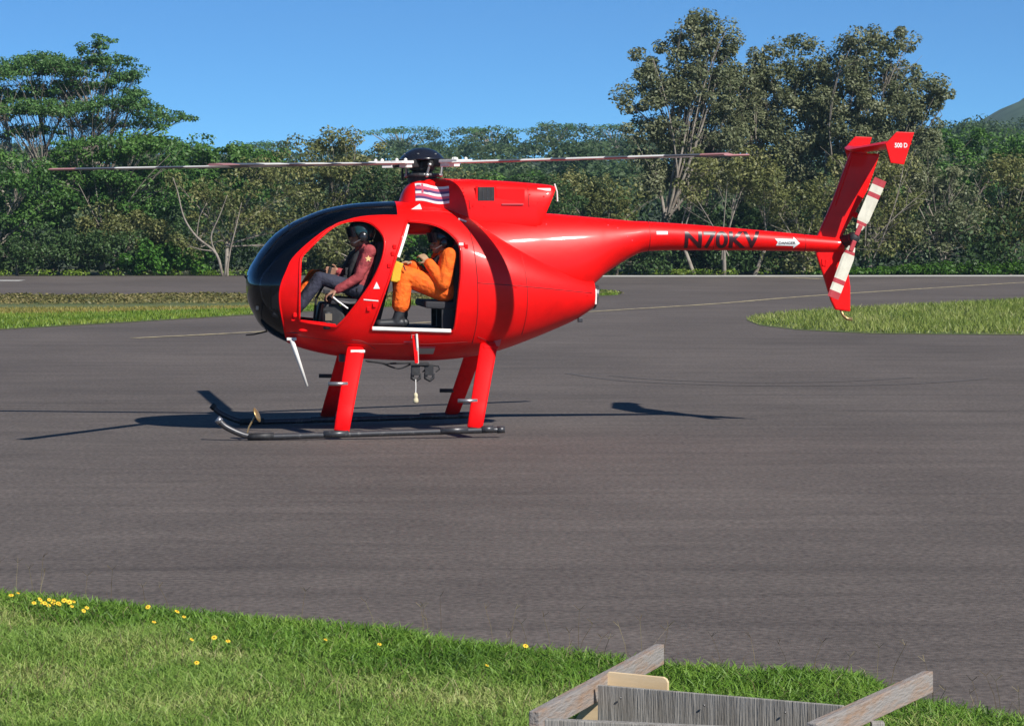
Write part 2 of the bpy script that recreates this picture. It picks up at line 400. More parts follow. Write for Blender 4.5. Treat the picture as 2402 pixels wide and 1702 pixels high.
P = scatter(VERGE, 210000, -3.7, 3.2, 10.6, 16.2)
ed = edge_dist(P, VERGE); lp = lumpy(P, 1.6, 3)
near = ed < 0.12 + (0.75 + 0.3 * lp).clip(.1) * rng.random(len(P))
keep = rng.random(len(P)) < np.where(P[:, 1] < 11.3, 0.35, 1.0)
A = P[keep & ~near]; lpA = lumpy(A, 2.5, 5)
tag(blades('lawn_grass', A, (0.055 + 0.02 * lpA + rng.uniform(0, .035, len(A))).clip(.025, .14), rng.uniform(.004, .0075, len(A)), 0.9, G_FG, 0.004),
    'mown green lawn with straw flecks along the bottom edge', 'grass', kind='stuff')
B = P[keep & near]
fr = (0.35 + 0.65 * np.clip(edge_dist(B, VERGE) / 0.10, 0, 1))
tag(blades('edge_grass', B, (0.07 + rng.uniform(0, .045, len(B))) * fr, rng.uniform(.006, .011, len(B)), 0.85, G_EDGE, 0.004),
    'lush taller bright green grass fringing the asphalt edge', 'grass', kind='stuff')
# straw blades lying in the lawn, and thin seed stalks rising at the edge
S = scatter(VERGE, 5200, -3.5, 3.0, 11.3, 15.6)
tag(blades('straw_blades', S, rng.uniform(.07, .15, len(S)), rng.uniform(.002, .0035, len(S)), 1.4, G_DRY, 0.01),
    'pale dry straw blades scattered through the lawn', 'straw', kind='stuff')
mb = MB()
for k in range(46):
    x = rng.uniform(-0.5, 2.35) if k < 34 else rng.uniform(-3.1, -0.5)
    y = np.interp(x, [p[0] for p in VERGE[:25]], [p[1] for p in VERGE[:25]]) - rng.uniform(-0.04, 0.18)
    h = rng.uniform(0.10, 0.30); dx, dy = rng.normal(0, .05, 2)
    p0 = Vector((x, y, 0)); p1 = p0 + Vector((dx * .4, dy * .4, h * .6)); p2 = p0 + Vector((dx, dy, h))
    mb.tube([p0, p1, p2], [.0016, .0013, .001], 4)
    for j in range(3):
        a = rng.uniform(0, 6.28); mb.tube([p2, p2 + Vector((math.cos(a) * .03, math.sin(a) * .03, .025))], [.0012, .0008], 3)
tag(mb.build('seed_stalks', G_DRY), 'thin dark seed stalks standing above the verge edge', 'stalks', kind='stuff')

P = scatter(STRIP, 130000, -16, 3.4, 50, 81)
yb = np.interp(P[:, 0], [-14.8, -9.6, -6.6, -1.8, 3], [66.0, 66.3, 67.6, 73.7, 80]) ; yg = yb - np.interp(P[:, 0], [-13, -7, -3], [5.0, 2.2, 0.2])
lo = P[P[:, 1] < yg]; md = P[(P[:, 1] >= yg) & (P[:, 1] < yb)]
tag(blades('strip_turf', lo, rng.uniform(.05, .11, len(lo)), rng.uniform(.02, .04, len(lo)), 0.6, G_STR, 0.02, quads=False),
    'sunlit light green turf between taxiway and runway at left', 'grass', kind='stuff')
tag(blades('yellowed_turf', md, rng.uniform(.05, .11, len(md)), rng.uniform(.02, .04, len(md)), 0.6, G_BAND, 0.02, quads=False),
    'yellowed band of turf below the dark bank at left', 'grass', kind='stuff')
P = scatter(ISLE, 110000, 4.5, 24, 49, 90)
tag(blades('island_turf', P, rng.uniform(.07, .19, len(P)) * (0.5 + 0.5 * np.clip(edge_dist(P, ISLE) / .5, 0, 1)), rng.uniform(.015, .035, len(P)), 0.7, G_ISL, 0.02, quads=False),
    'pale green turf island on the asphalt below the tail rotor', 'grass', kind='stuff')

# ---- leaves: scatter of small leaf faces round clump centres
def leaf_cloud(C, Rad, n_each, size, flat=0.3, rg=None, aspect=0.5, shell=0.5):
    """C (k,3) clump centres, Rad (k,3) radii -> V, F of diamond leaves"""
    rg = rg or rng
    k = len(C); n = k * n_each
    d = rg.normal(size=(n, 3)); d /= np.linalg.norm(d, axis=1)[:, None]
    r = rg.random(n) ** (1 / 3.0); r = r * (1 - shell) + shell * r ** 0.4
    pos = np.repeat(C, n_each, 0) + d * r[:, None] * np.repeat(Rad, n_each, 0)
    nn = rg.normal(size=(n, 3)); nn[:, 2] = np.abs(nn[:, 2]) + flat; nn += d * 0.7; nn /= np.linalg.norm(nn, axis=1)[:, None]
    t = rg.normal(size=(n, 3)); t -= nn * np.sum(t * nn, 1)[:, None]; t /= np.linalg.norm(t, axis=1)[:, None]
    b = np.cross(nn, t); s = (size * rg.uniform(0.6, 1.4, n))[:, None]
    V = np.stack([pos - t * s * .5, pos + b * s * aspect * .5, pos + t * s * .5, pos - b * s * aspect * .5], 1).reshape(-1, 3)
    return V, np.arange(n * 4).reshape(-1, 4)

# dark rough bank between the turf and the runway
k = 430
bx = rng.uniform(-17, 2.6, k); y1 = np.interp(bx, [-14.8, -9.6, -6.6, -1.8, 3], [69.5, 69.8, 70.6, 75.2, 80.0]); by = y1 + rng.random(k) * (78.2 - y1).clip(0.1)
bh = 0.025 + 0.04 * rng.random(k)
C = np.column_stack([bx, by, bh]); Rd = np.column_stack([rng.uniform(.4, .9, k), rng.uniform(.5, .9, k), bh])
V, F = leaf_cloud(C, Rd, 75, 0.095, 0.6)
V[:, 2] = np.maximum(V[:, 2], 0.035)
tag(link('bank_cover', np_mesh('bank_cover', V, F), G_BANK), 'dark brown green ground cover on the bank below the runway', 'ground cover', kind='stuff')

# ---- hills and mountain
def terrain(name, x0, x1, y0, y1, nx, ny, fn, m):
    xs = np.linspace(x0, x1, nx); ys = np.linspace(y0, y1, ny); X, Y = np.meshgrid(xs, ys)
    Z = fn(X, Y); V = np.column_stack([X.ravel(), Y.ravel(), Z.ravel()])
    i = (np.arange(ny - 1)[:, None] * nx + np.arange(nx - 1)[None]).ravel()
    F = np.column_stack([i, i + 1, i + nx + 1, i + nx])
    return tag(link(name, np_mesh(name, V, F), m, smooth=True), kind='structure')
def hill_z(X, Y):
    q = X / np.maximum(Y, 1) * 420
    ridge = np.interp(q, [-160, -80, -58, -45, -34, -22, -10, 2, 14, 22, 40, 66, 75, 90, 160], [9.4, 9.4, 9, 8, 8, 9.0, 10.6, 11.2, 11.2, 10.2, 10.5, 12.3, 12.6, 12.8, 14])
    t = np.clip((Y - 125) / (430 - 125), 0, 1); t = t * t * (3 - 2 * t)
    down = np.clip((Y - 430) / 300, 0, 1)
    return ridge * t * (1 - 0.9 * down) + 0.5 * np.sin(X * .09 + Y * .05) * t - 0.06
terrain('hillside', -220, 220, 120, 740, 90, 90, hill_z, HILLM)
def mt_z(X, Y):
    c = np.exp(-((X - 204) / 80.0) ** 2) * 50 + np.exp(-((X - 390) / 110.0) ** 2) * 80
    return c * np.exp(-((Y - 900) / 150.0) ** 2) * (1 + 0.03 * np.sin(X * .11) * np.sin(Y * .05) + .02 * np.sin(X * .31 + 1)) - 1
terrain('mountain', 60, 620, 560, 1280, 90, 60, mt_z, MOUNTM)

# ================================================================== THE HELICOPTER  (local axes: x aft, y starboard, z up)
HX, HYY, YAW = -0.942, 28.0, R(8)
heli = tag(empty('helicopter', (HX, HYY, 0), YAW), 'bright red light helicopter with open doors and black bubble nose', 'helicopter')
HM = Matrix.Translation((HX, HYY, 0)) @ Matrix.Rotation(YAW, 4, 'Z')

def loft(stations, per=4, seg=72, cap=True):
    S = catmull(stations, per); V = []; F = []
    for st in S:
        u, top, bot, wc, hw, n = st
        top = max(top, wc); bot = min(bot, wc); hw = max(hw, 0)
        for k in range(seg):
            th = 2 * math.pi * k / seg; c, s_ = math.cos(th), math.sin(th)
            v = hw * math.copysign(abs(c) ** (2 / n), c); h = (top - wc) if s_ > 0 else (wc - bot)
            V.append((u, v, wc + h * math.copysign(abs(s_) ** (2 / n), s_)))
    m = len(S)
    for i in range(m - 1):
        for k in range(seg):
            k2 = (k + 1) % seg; F.append((i * seg + k, (i + 1) * seg + k, (i + 1) * seg + k2, i * seg + k2))
    if cap: F += [tuple(range(seg)), tuple((m - 1) * seg + k for k in range(seg))[::-1]]
    return V, F

BODY = [(-1.836, 1.541, 1.532, 1.536, .02, 2), (-1.827, 1.647, 1.417, 1.536, .17, 2), (-1.801, 1.713, 1.32, 1.536, .29, 2), (-1.761, 1.784, 1.235, 1.536, .385, 2.02), (-1.691, 1.89, 1.115, 1.532, .465, 2.05),
        (-1.558, 2.041, 1.008, 1.531, .545, 2.1), (-1.399, 2.156, .928, 1.531, .60, 2.15), (-1.249, 2.231, .869, 1.53, .635, 2.2), (-1.027, 2.315, .814, 1.529, .665, 2.25), (-.733, 2.373, .768, 1.528, .685, 2.3),
        (-.403, 2.396, .748, 1.527, .695, 2.3), (-.135, 2.401, .737, 1.526, .70, 2.3), (.157, 2.383, .739, 1.525, .70, 2.3), (.459, 2.276, .768, 1.52, .69, 2.25), (.793, 2.115, .833, 1.505, .65, 2.2),
        (1.092, 1.949, .934, 1.486, .57, 2.15), (1.396, 1.791, 1.054, 1.458, .455, 2.1), (1.624, 1.673, 1.156, 1.435, .345, 2.1), (1.802, 1.583, 1.268, 1.421, .24, 2.1)]
FDOOR = [(-1.308, 1.181), (-1.308, 1.403), (-1.303, 1.621), (-1.295, 1.79), (-1.272, 1.843), (-1.155, 1.96), (-1.042, 2.064), (-.929, 2.143), (-.807, 2.182), (-.693, 2.191), (-.597, 2.169), (-.527, 2.116), (-.474, 2.038), (-.461, 1.959),
         (-.483, 1.837), (-.535, 1.697), (-.597, 1.575), (-.667, 1.47), (-.737, 1.374), (-.807, 1.279), (-.876, 1.192), (-.938, 1.131)]
RDOOR = [(-.204, 2.182), (-.072, 2.173), (.051, 2.151), (.157, 2.107), (.245, 2.037), (.298, 1.967), (.32, 1.871), (.316, 1.66), (.298, 1.485), (.281, 1.309), (.263, 1.108), (.241, 1.073), (-.581, 1.104), (-.52, 1.269), (-.458, 1.444),
         (-.397, 1.61), (-.336, 1.802), (-.292, 1.924), (-.248, 2.055)]
GEDGE = [(-.285, 2.7), (-.3, 2.248), (-.449, 2.25), (-.629, 2.239), (-.75, 2.218), (-.861, 2.185), (-.965, 2.142), (-1.064, 2.087), (-1.236, 1.956), (-1.384, 1.812), (-1.445, 1.69), (-1.497, 1.567), (-1.518, 1.465), (-1.515, 1.35), (-1.497, 1.247), (-1.453, 1.059), (-1.40, .85), (-1.39, .5), (-2.6, .5), (-2.6, 2.7)]

def temp(name, V, F):
    me = bpy.data.meshes.new(name); me.from_pydata(V, [], F)
    bm = bmesh.new(); bm.from_mesh(me); bmesh.ops.recalc_face_normals(bm, faces=bm.faces); bm.to_mesh(me); bm.free()
    o = bpy.data.objects.new(name, me); COL.objects.link(o); return o
def baked(o, name):
    dg = bpy.context.evaluated_depsgraph_get()
    me = bpy.data.meshes.new_from_object(o.evaluated_get(dg)); me.name = name
    bpy.data.objects.remove(o); return me
def boolean(o, cutter, op):
    m = o.modifiers.new('b', 'BOOLEAN'); m.operation = op; m.solver = 'EXACT'; m.object = cutter
def smooth_poly(P, n=3): return [tuple(p) for p in catmull(list(P) + [P[0]], n)[:-1]]
def corner_poly(P, corners, n=3):
    """smooth everywhere but at the listed corner indices"""
    N = len(P); out = []; cs = sorted(corners)
    for a, b in zip(cs, cs[1:] + [cs[0] + N]):
        run = [P[i % N] for i in range(a, b + 1)]; out += [tuple(p) for p in catmull(run, n)[:-1]]
    return out
fdoor = corner_poly(FDOOR, [0, len(FDOOR) - 1, 3]); rdoor = corner_poly(RDOOR, [0, 11, 12])
gedge = corner_poly(GEDGE, [0, 1, 17, 18, 19])
def cutter(poly):
    mb = MB(); mb.prism(poly, -2, 2); return temp('cut', mb.v, mb.f)
cf, crr, cg = cutter(fdoor), cutter(rdoor), cutter(gedge)

V, F = loft(BODY)
bodymesh = temp('t', V, F); bvh = BVHTree.FromPolygons([Vector(p) for p in V], F)
def shell():
    o = temp('shell', V, F); o.data.materials.append(RED); o.data.materials.append(INTER)
    m = o.modifiers.new('s', 'SOLIDIFY'); m.thickness = 0.032; m.offset = -1; m.material_offset = 1
    return o
o = shell(); boolean(o, cf, 'DIFFERENCE'); boolean(o, crr, 'DIFFERENCE'); boolean(o, cg, 'DIFFERENCE')
me = baked(o, 'fuselage'); fus = autosmooth(link('fuselage', me, [RED, INTER], heli), 40)
o = temp('g', V, F); m_ = o.modifiers.new('s', 'SOLIDIFY'); m_.thickness = 0.008; m_.offset = -1
boolean(o, cg, 'INTERSECT')
me = baked(o, 'windscreen'); me.materials.clear(); wind = autosmooth(link('windscreen', me, GLASS, heli), 40)
for q in (cf, crr, cg, bodymesh): bpy.data.objects.remove(q)

def hit(u, w_, tree=None, off=0.004, side=-1):
    tree = tree or bvh
    p, n, i, d = tree.ray_cast(Vector((u, 3.0 * side, w_)), Vector((0, -side, 0)))
    if p is None: return None
    if n.y * side < 0: n = -n
    return p + n * off
def decal(name, poly, m, tree=None, parent=None, off=0.004, div=4):
    """flat print laid on the skin: the outline's centre fan, pressed onto the surface"""
    c = np.mean(np.array(poly), 0); P = []; n = len(poly)
    mb = MB(); ring = [hit(c[0], c[1], tree, off)]; V = []; rows = []
    outline = []
    for i in range(n):
        a = np.array(poly[i]); b = np.array(poly[(i + 1) % n])
        for k in range(div): outline.append(a + (b - a) * k / div)
    V = [hit(*c, tree, off)]; F = []; N = len(outline); rings = 3
    for r in range(1, rings + 1):
        for p in outline:
            q = c + (p - c) * r / rings; V.append(hit(q[0], q[1], tree, off))
    if any(v is None for v in V): return None
    for i in range(N): F.append((0, 1 + i, 1 + (i + 1) % N))
    for r in range(1, rings):
        b0 = 1 + (r - 1) * N; b1 = 1 + r * N
        for i in range(N): j = (i + 1) % N; F.append((b0 + i, b1 + i, b1 + j, b0 + j))
    mb.add(V, F); return mb.build(name, m, parent or fus, smooth=True)
def rim(name, poly, rad, m, idx=None, tree=None, closed=True, parent=None):
    P = [hit(p[0], p[1], tree, 0.0) for p in (poly if idx is None else [poly[i % len(poly)] for i in idx])]
    P = [p for p in P if p]
    if closed: P.append(P[0])
    return MB().tube(P, rad, 8).build(name, m, parent or heli, smooth=True)
def grow(poly, d):
    c = np.mean(np.array(poly), 0); return [tuple(np.array(p) + (np.array(p) - c) / np.linalg.norm(np.array(p) - c) * d) for p in poly]
rim('door_frame', grow(fdoor, .015), 0.013, RED); rim('door_frame', grow(rdoor, .015), 0.013, RED)
for s_ in (-1, 1):   # windscreen edge strips, both sides
    P = [hit(p[0], p[1], off=0.002, side=s_) for p in gedge[3:-8]]; P = [p for p in P if p]
    MB().tube(P, 0.008, 6).build('windscreen_edge', RED2, wind, smooth=True)
# cream jamb and sill of the rear doorway (both sides)
for s_ in (-1, 1):
    a = [hit(u, w_, off=-0.012, side=s_) for u, w_ in ((-.205, 2.165), (-.24, 2.05), (-.285, 1.925), (-.318, 1.83))]
    if all(a): MB().tube(a, 0.010, 6, side=(1, 0, 0), sx=2.0).build('door_jamb', WHITE, heli)
    a = [hit(u, 1.094 - .03 * (u + .58) / .82, off=-0.004, side=s_) for u in np.linspace(-.575, .235, 6)]
    if all(a): MB().tube(a, 0.018, 6, side=(0, 0, 1), sx=1.2).build('door_sill', WHITE, heli)
    a = [hit(u, w_, off=-.01, side=s_) for u, w_ in ((-1.3, 1.172), (-1.1, 1.15), (-.95, 1.128))]
    if all(a): MB().tube(a, 0.011, 6).build('door_sill', RED2, heli)

# tail boom with its deep root fairing
BOOM = [(.225, 2.254, 1.829, .3, 2.2), (.45, 2.276, 1.426, .50, 2.2), (.766, 2.285, 1.38, .475, 2.2), (1.083, 2.281, 1.379, .42, 2.15), (1.355, 2.272, 1.378, .365, 2.1), (1.628, 2.25, 1.40, .31, 2.1), (1.829, 2.232, 1.535, .265, 2.05),
        (1.93, 2.223, 1.625, .245, 2.02), (2.09, 2.209, 1.735, .215, 2), (2.241, 2.195, 1.82, .185, 2), (2.361, 2.191, 1.868, .163, 2), (2.59, 2.177, 1.883, .147, 2), (2.913, 2.155, 1.883, .136, 2), (3.576, 2.10, 1.88, .110, 2), (4.247, 2.038, 1.867, .085, 2), (4.50, 2.012, 1.862, .072, 2), (4.53, 2.0, 1.875, .06, 2)]
def bctr(u, t, b, h): 
    k = min(max((u - 1.3) / 1.1, 0), 1); return b + (t - b) * (0.34 + 0.16 * k)
Vb, Fb = loft([(u, t, b, bctr(u, t, b, h), h, n) for u, t, b, h, n in BOOM], 4, 48)
boom = autosmooth(MB().add(Vb, Fb).build('tail_boom', RED, heli), 50)
bvhb = BVHTree.FromPolygons([Vector(p) for p in Vb], Fb)
# mast fairing and engine inlet box on top
FAIR = [(-.245, 2.40, .05), (-.229, 2.445, .12), (-.202, 2.508, .165), (-.148, 2.575, .205), (-.063, 2.624, .235), (.072, 2.642, .26), (.337, 2.634, .285), (.59, 2.63, .295), (1.0, 2.605, .29), (1.31, 2.578, .275)]
Vf, Ff = loft([(u, t, 2.05, 2.22, h, 3.6) for u, t, h in FAIR] + [(1.395, 2.555, 2.05, 2.22, .255, 3.6)], 4, 48)
Vf = [((x - (.13 * max(0, 2.55 - z) / .3 if x > 1.2 else 0)), y, z) for x, y, z in Vf]
fair = autosmooth(MB().add(Vf, Ff).build('mast_fairing', RED, heli), 40)
bvhf = BVHTree.FromPolygons([Vector(p) for p in Vf], Ff)
def boxon(name, u0, u1, w0, w1, m, tree, parent, off=0.0, th=0.012, bevel=0.004):
    c = hit((u0 + u1) / 2, (w0 + w1) / 2, tree, off)
    return MB().box(c, (u1 - u0, th, w1 - w0)).build(name, m, parent, bevel=bevel)
boxon('access_door', .745, 1.045, 2.385, 2.535, RED, bvhf, fair, 0.003)
boxon('vent_frame', .53, .745, 2.385, 2.56, RED2, bvhf, fair, 0.002)
boxon('vent_screen', .552, .725, 2.402, 2.545, BLACKM, bvhf, fair, 0.007, 0.012)
for i in range(4): boxon('screen_bar', .56 + i * .045, .567 + i * .045, 2.405, 2.542, DGREY, bvhf, fair, 0.014, 0.006, 0)
for (a, b, c_, d) in ((.885, 1.035, 2.500, 2.525), (.80, 1.03, 2.358, 2.376)): boxon('vent_slot', a, b, c_, d, BLADERED, bvhf, fair, 0.009, 0.01)
boxon('white_cap', 1.19, 1.335, 2.555, 2.585, WHITE, bvhf, fair, -.05, .18)
MB().tube([(1.385, -.12, 2.585), (1.41, -.13, 2.50), (1.415, -.13, 2.40)], .008, 6).build('drain_tube', WHITE, fair)
for u, w_ in ((.40, 2.53), (.405, 2.49), (.41, 2.45), (.42, 2.40), (1.09, 2.52), (1.10, 2.47), (1.25, 2.45), (.50, 2.35), (.62, 2.345)):
    p = hit(u, w_, bvhf, 0.0); MB().ball(p, (.009, .006, .009), 8, 5).build('fastener', RED2, fair)

# flag decal, waving stripes and a canton
def ribbon(name, t0, t1, s0, s1, m, off):
    mb = MB(); n = 12; V = []; F = []
    for i in range(n + 1):
        s_ = s0 + (s1 - s0) * i / n; u = -.09 + .345 * s_; wv = .012 * math.sin(s_ * 6.0 + 0.6) - .022 * s_
        for t in (t0, t1):
            p = hit(u, 2.575 - t * .178 + wv, bvhf, off); V.append(p)
    mb.add(V, [(2 * i, 2 * i + 1, 2 * i + 3, 2 * i + 2) for i in range(n)]); return mb.build(name, m, fair, smooth=True)
fl = [DECALW, DECALP, DECALB, DECALW, DECALP, DECALB, DECALW]
for i, m in enumerate(fl): ribbon('flag_stripe', i / 7 * 1.0, (i + 1) / 7, 0.0, 1.0, m, .004)
ribbon('flag_canton', 0, 4 / 7, 0, .42, DECALW, .006)
ribbon('flag_cross', .22, .33, .03, .40, DECALP, .008); ribbon('flag_cross', .03, .54, .18, .24, DECALP, .009); ribbon('flag_cross', .10, .14, .04, .16, DECALB, .0085); ribbon('flag_cross', .40, .44, .25, .39, DECALB, .0085)
decal('white_triangle', [(-.151, 2.312), (-.041, 2.312), (-.048, 2.37)], DECALW)
decal('white_triangle', [(-.573, 1.505), (-.505, 1.505), (-.539, 1.576)], DECALW)
decal('white_bar', [(-.67, 1.402), (-.52, 1.388), (-.52, 1.376), (-.67, 1.39)], DECALW)
decal('white_label', [(-.17, 1.035), (-.138, 1.035), (-.138, .995), (-.17, .995)], DECALW)
decal('white_bar', [(-.245, .965), (-.145, .965), (-.145, .952), (-.245, .952)], DECALP)
decal('grey_placard', [(-.10, .888), (.085, .888), (.075, .825), (-.095, .825)], GREYLAB)
decal('placard_edge', [(-.10, .906), (.087, .906), (.086, .892), (-.10, .892)], DECALP)
decal('faded_label', [(.695, .955), (.775, .975), (.775, .90), (.69, .885)], DECALP)
decal('windscreen_label', [(-1.745, 1.325), (-1.72, 1.325), (-1.72, 1.285), (-1.745, 1.285)], GREYLAB, parent=wind, off=.003)
for u, w_ in ((-.37, 1.86), (-.41, 1.74), (-.56, 1.34), (-.62, 1.30), (-.35, 1.93), (-1.36, 1.24), (-1.38, 1.20), (.36, 1.95), (.39, 1.93)):
    p = hit(u, w_); MB().box(p, (.035, .02, .045)).build('door_hinge', RED2, heli, bevel=.006)
p = hit(-1.27, 1.08); MB().ball(p, (.055, .02, .02), 10, 6).build('door_handle', RED2, heli, smooth=True)
p = hit(.375, 2.20); MB().box(p, (.09, .03, .018), Matrix.Rotation(.35, 3, 'Y')).build('latch', WHITE, heli, bevel=.005)
p = hit(.335, 1.955); MB().box(p, (.05, .03, .03)).build('latch', WHITE, heli, bevel=.006)
# panel seams
def seam(pts, rad=.0045, tree=None, m=None, parent=None):
    P = [hit(p[0], p[1], tree, 0.0) for p in catmull(pts, 6)]; P = [p for p in P if p]
    MB().tube(P, rad, 5).build('panel_seam', m or SEAMM, parent or fus, smooth=True)
seam([(.43, 2.14), (.47, 1.9), (.50, 1.55), (.50, 1.2), (.47, .93)]); seam([(.98, 1.86), (1.02, 1.6), (1.03, 1.3), (1.0, 1.02)])
seam([(.50, 1.56), (.9, 1.53), (1.3, 1.49), (1.76, 1.44)]); seam([(-.78, .98), (-.66, .96), (-.53, .88)]); seam([(.52, 1.0), (.60, .97), (.68, .92)])
seam([(-1.40, 1.03), (-.8, .95), (-.1, .93), (.42, .95)], .003)
for u in np.linspace(.55, 1.7, 12):
    p = hit(u, 1.60 - .05 * u, None, 0); 
    if p: MB().ball(p, (.006, .004, .006), 6, 4).build('rivet', RED2, fus)
for (u, w_) in ((.90, 1.52), (1.73, 1.45), (1.70, 1.42)):
    p = hit(u, w_); MB().box(p, (.04, .012, .012)).build('latch', RED2, heli, bevel=.003)
for u, t, b, h in ((2.40, 2.19, 1.872, .160), (3.1, 2.140, 1.882, .129), (4.10, 2.052, 1.870, .090)):
    c_ = (t + b) / 2; MB().tube([(u, (h + .0005) * math.cos(a), c_ + ((t - b) / 2 + .0005) * math.sin(a)) for a in np.linspace(0, 2 * math.pi, 33)], .0035, 5, cap=False).build('panel_seam', SEAMM, boom)
seam([(.46, 2.42), (.47, 2.32)], .004, bvhf, None, fair); seam([(1.08, 2.56), (1.09, 2.34)], .004, bvhf, None, fair); seam([(-.15, 2.30), (.2, 2.29), (.42, 2.22)], .004)
# exhaust at the tail end of the body
MB().lathe([(.0, -.02), (.13, -.02), (.13, .05), (.115, .06), (.10, .05), (.10, -.01)], seg=20).build('exhaust_pipe', DGREY, heli, smooth=False).matrix_local = Matrix.Translation((1.80, 0, 1.40)) @ Matrix.Rotation(R(100), 4, 'Y')
MB().box((1.815, -.16, 1.40), (.02, .05, .16)).build('white_marker', WHITE, heli, bevel=.004)
MB().box((1.66, -.1, 1.155), (.05, .05, .05)).build('drain_fitting', DGREY, heli, bevel=.008)

# lettering: flat text pressed on a skin
def lettering(name, txt, u0, u1, w0, w1, m, tree, parent, off=.004, slices=10, bold=0.0, y=None):
    cu = bpy.data.curves.new('t', 'FONT'); cu.body = txt; cu.size = 1; cu.offset = bold
    to = bpy.data.objects.new('t', cu); COL.objects.link(to)
    dg = bpy.context.evaluated_depsgraph_get(); me = bpy.data.meshes.new_from_object(to.evaluated_get(dg)); bpy.data.objects.remove(to)
    bm = bmesh.new(); bm.from_mesh(me); bmesh.ops.triangulate(bm, faces=bm.faces)
    xs = [v.co.x for v in bm.verts]; ys = [v.co.y for v in bm.verts]; x0, x1, y0, y1 = min(xs), max(xs), min(ys), max(ys)
    for i in range(1, slices):
        yy = y0 + (y1 - y0) * i / slices
        bmesh.ops.bisect_plane(bm, geom=list(bm.verts) + list(bm.edges) + list(bm.faces), plane_co=(0, yy, 0), plane_no=(0, 1, 0))
    for v in bm.verts:
        u = u0 + (v.co.x - x0) / (x1 - x0) * (u1 - u0); w_ = w0 + (v.co.y - y0) / (y1 - y0) * (w1 - w0)
        v.co = (Vector((u, y, w_)) if tree is None else (hit(u, w_, tree, off) or Vector((u, -.1, w_))))
    bmesh.ops.remove_doubles(bm, verts=bm.verts, dist=1e-5)
    bm.to_mesh(me); bm.free(); me.materials.clear()
    return link(name, me, m, parent)
lettering('registration_letters', 'N70KV', 2.775, 3.60, 1.905, 2.085, LETTER, bvhb, boom, bold=.028, slices=14)
decal('data_plate', [(2.47, 2.085), (2.59, 2.085), (2.59, 2.052), (2.47, 2.052)], DECALW, bvhb, boom)
decal('arrow_shaft', [(3.757, 2.008), (3.975, 2.0), (3.975, 1.93), (3.772, 1.936), (3.79, 1.97)], DECALW, bvhb, boom, div=3)
decal('arrow_head', [(3.965, 2.022), (4.034, 1.958), (3.965, 1.908)], DECALW, bvhb, boom)
lettering('arrow_lettering', 'DANGER', 3.80, 3.985, 1.948, 1.975, BLACKM, bvhb, boom, .006, 4, bold=.02)
for u, w_ in ((2.05, 2.12), (2.15, 2.03), (2.2, 1.99), (2.35, 2.08), (1.2, 2.18), (1.28, 2.16), (1.95, 2.15)):
    p = hit(u, w_, bvhb, 0); MB().ball(p, (.007, .005, .007), 6, 4).build('rivet', DECALP, boom)

# fins, stabiliser, tail skid
UFIN = [(4.205, 1.96), (4.247, 2.042), (4.392, 2.359), (4.607, 2.926), (4.934, 2.914), (4.795, 2.521), (4.67, 2.305), (4.531, 2.062), (4.51, 1.96)]
LFIN = [(4.233, 1.90), (4.233, 1.833), (4.323, 1.577), (4.392, 1.348), (4.441, 1.246), (4.607, 1.225), (4.607, 1.495), (4.559, 1.833), (4.54, 1.90)]
ufin = MB().prism(UFIN, -.03, .03).build('upper_fin', RED, heli, bevel=.018)
lfin = MB().prism(LFIN, -.028, .028).build('lower_fin', RED, heli, bevel=.016)
P = [hit(p[0], p[1]) or Vector((p[0], -.03, p[1])) for p in ((4.40, 2.36), (4.58, 2.86))]
MB().tube([(4.44, -.033, 2.36), (4.625, -.033, 2.88)], .006, 5).build('panel_seam', RED2, ufin)
MB().ball((4.655, -.045, 2.26), (.032, .02, .032), 12, 8).build('tail_light', RED2, ufin, smooth=True)
MB().tube([(4.29, -.03, 1.79), (4.30, -.032, 1.72), (4.33, -.032, 1.715), (4.335, -.03, 1.78)], .007, 6).build('tie_down', RED2, lfin)
MB().tube([(4.50, 0, 1.25), (4.531, 0, 1.185), (4.572, 0, 1.150), (4.628, 0, 1.143)], [.016, .016, .018, .02], 8).build('tail_skid', BRASS, lfin, smooth=True)
stab = MB()
SV = [(-.80, 4.76, 5.05, 3.0), (0, 4.575, 4.96, 2.955), (.80, 4.76, 5.05, 3.0)]
V = []
for v, a, b, z in SV:
    for t, h in ((0, 0), (.15, .03), (.45, .032), (1, .004)): V.append((a + (b - a) * t, v, z + h))
    for t, h in ((1, -.004), (.45, -.028), (.15, -.026)): V.append((a + (b - a) * t, v, z + h))
F = []
for i in range(2):
    for k in range(7): k2 = (k + 1) % 7; F.append((i * 7 + k, i * 7 + k2, (i + 1) * 7 + k2, (i + 1) * 7 + k))
F += [tuple(range(7)), tuple(range(14, 21))[::-1]]
stab.add(V, F); stabo = autosmooth(stab.build('horizontal_stabilizer', RED, heli), 50)
PLATE = [(4.765, 2.995), (4.885, 3.124), (5.075, 3.118), (5.018, 2.947), (4.964, 2.782), (4.822, 2.80)]
for v in (-.81, .81):
    ep = MB().prism(PLATE, v - .012, v + .012).build('end_plate', RED, heli, bevel=.006)
    if v < 0:
        lettering('end_plate_lettering', '500 D', 4.862, 4.998, 2.958, 3.008, DECALW, None, ep, y=v - .0155, bold=.03)
MB().tube([(5.07, -.81, 3.11), (5.13, -.81, 3.17)], .004, 5).build('static_wick', DGREY, heli)

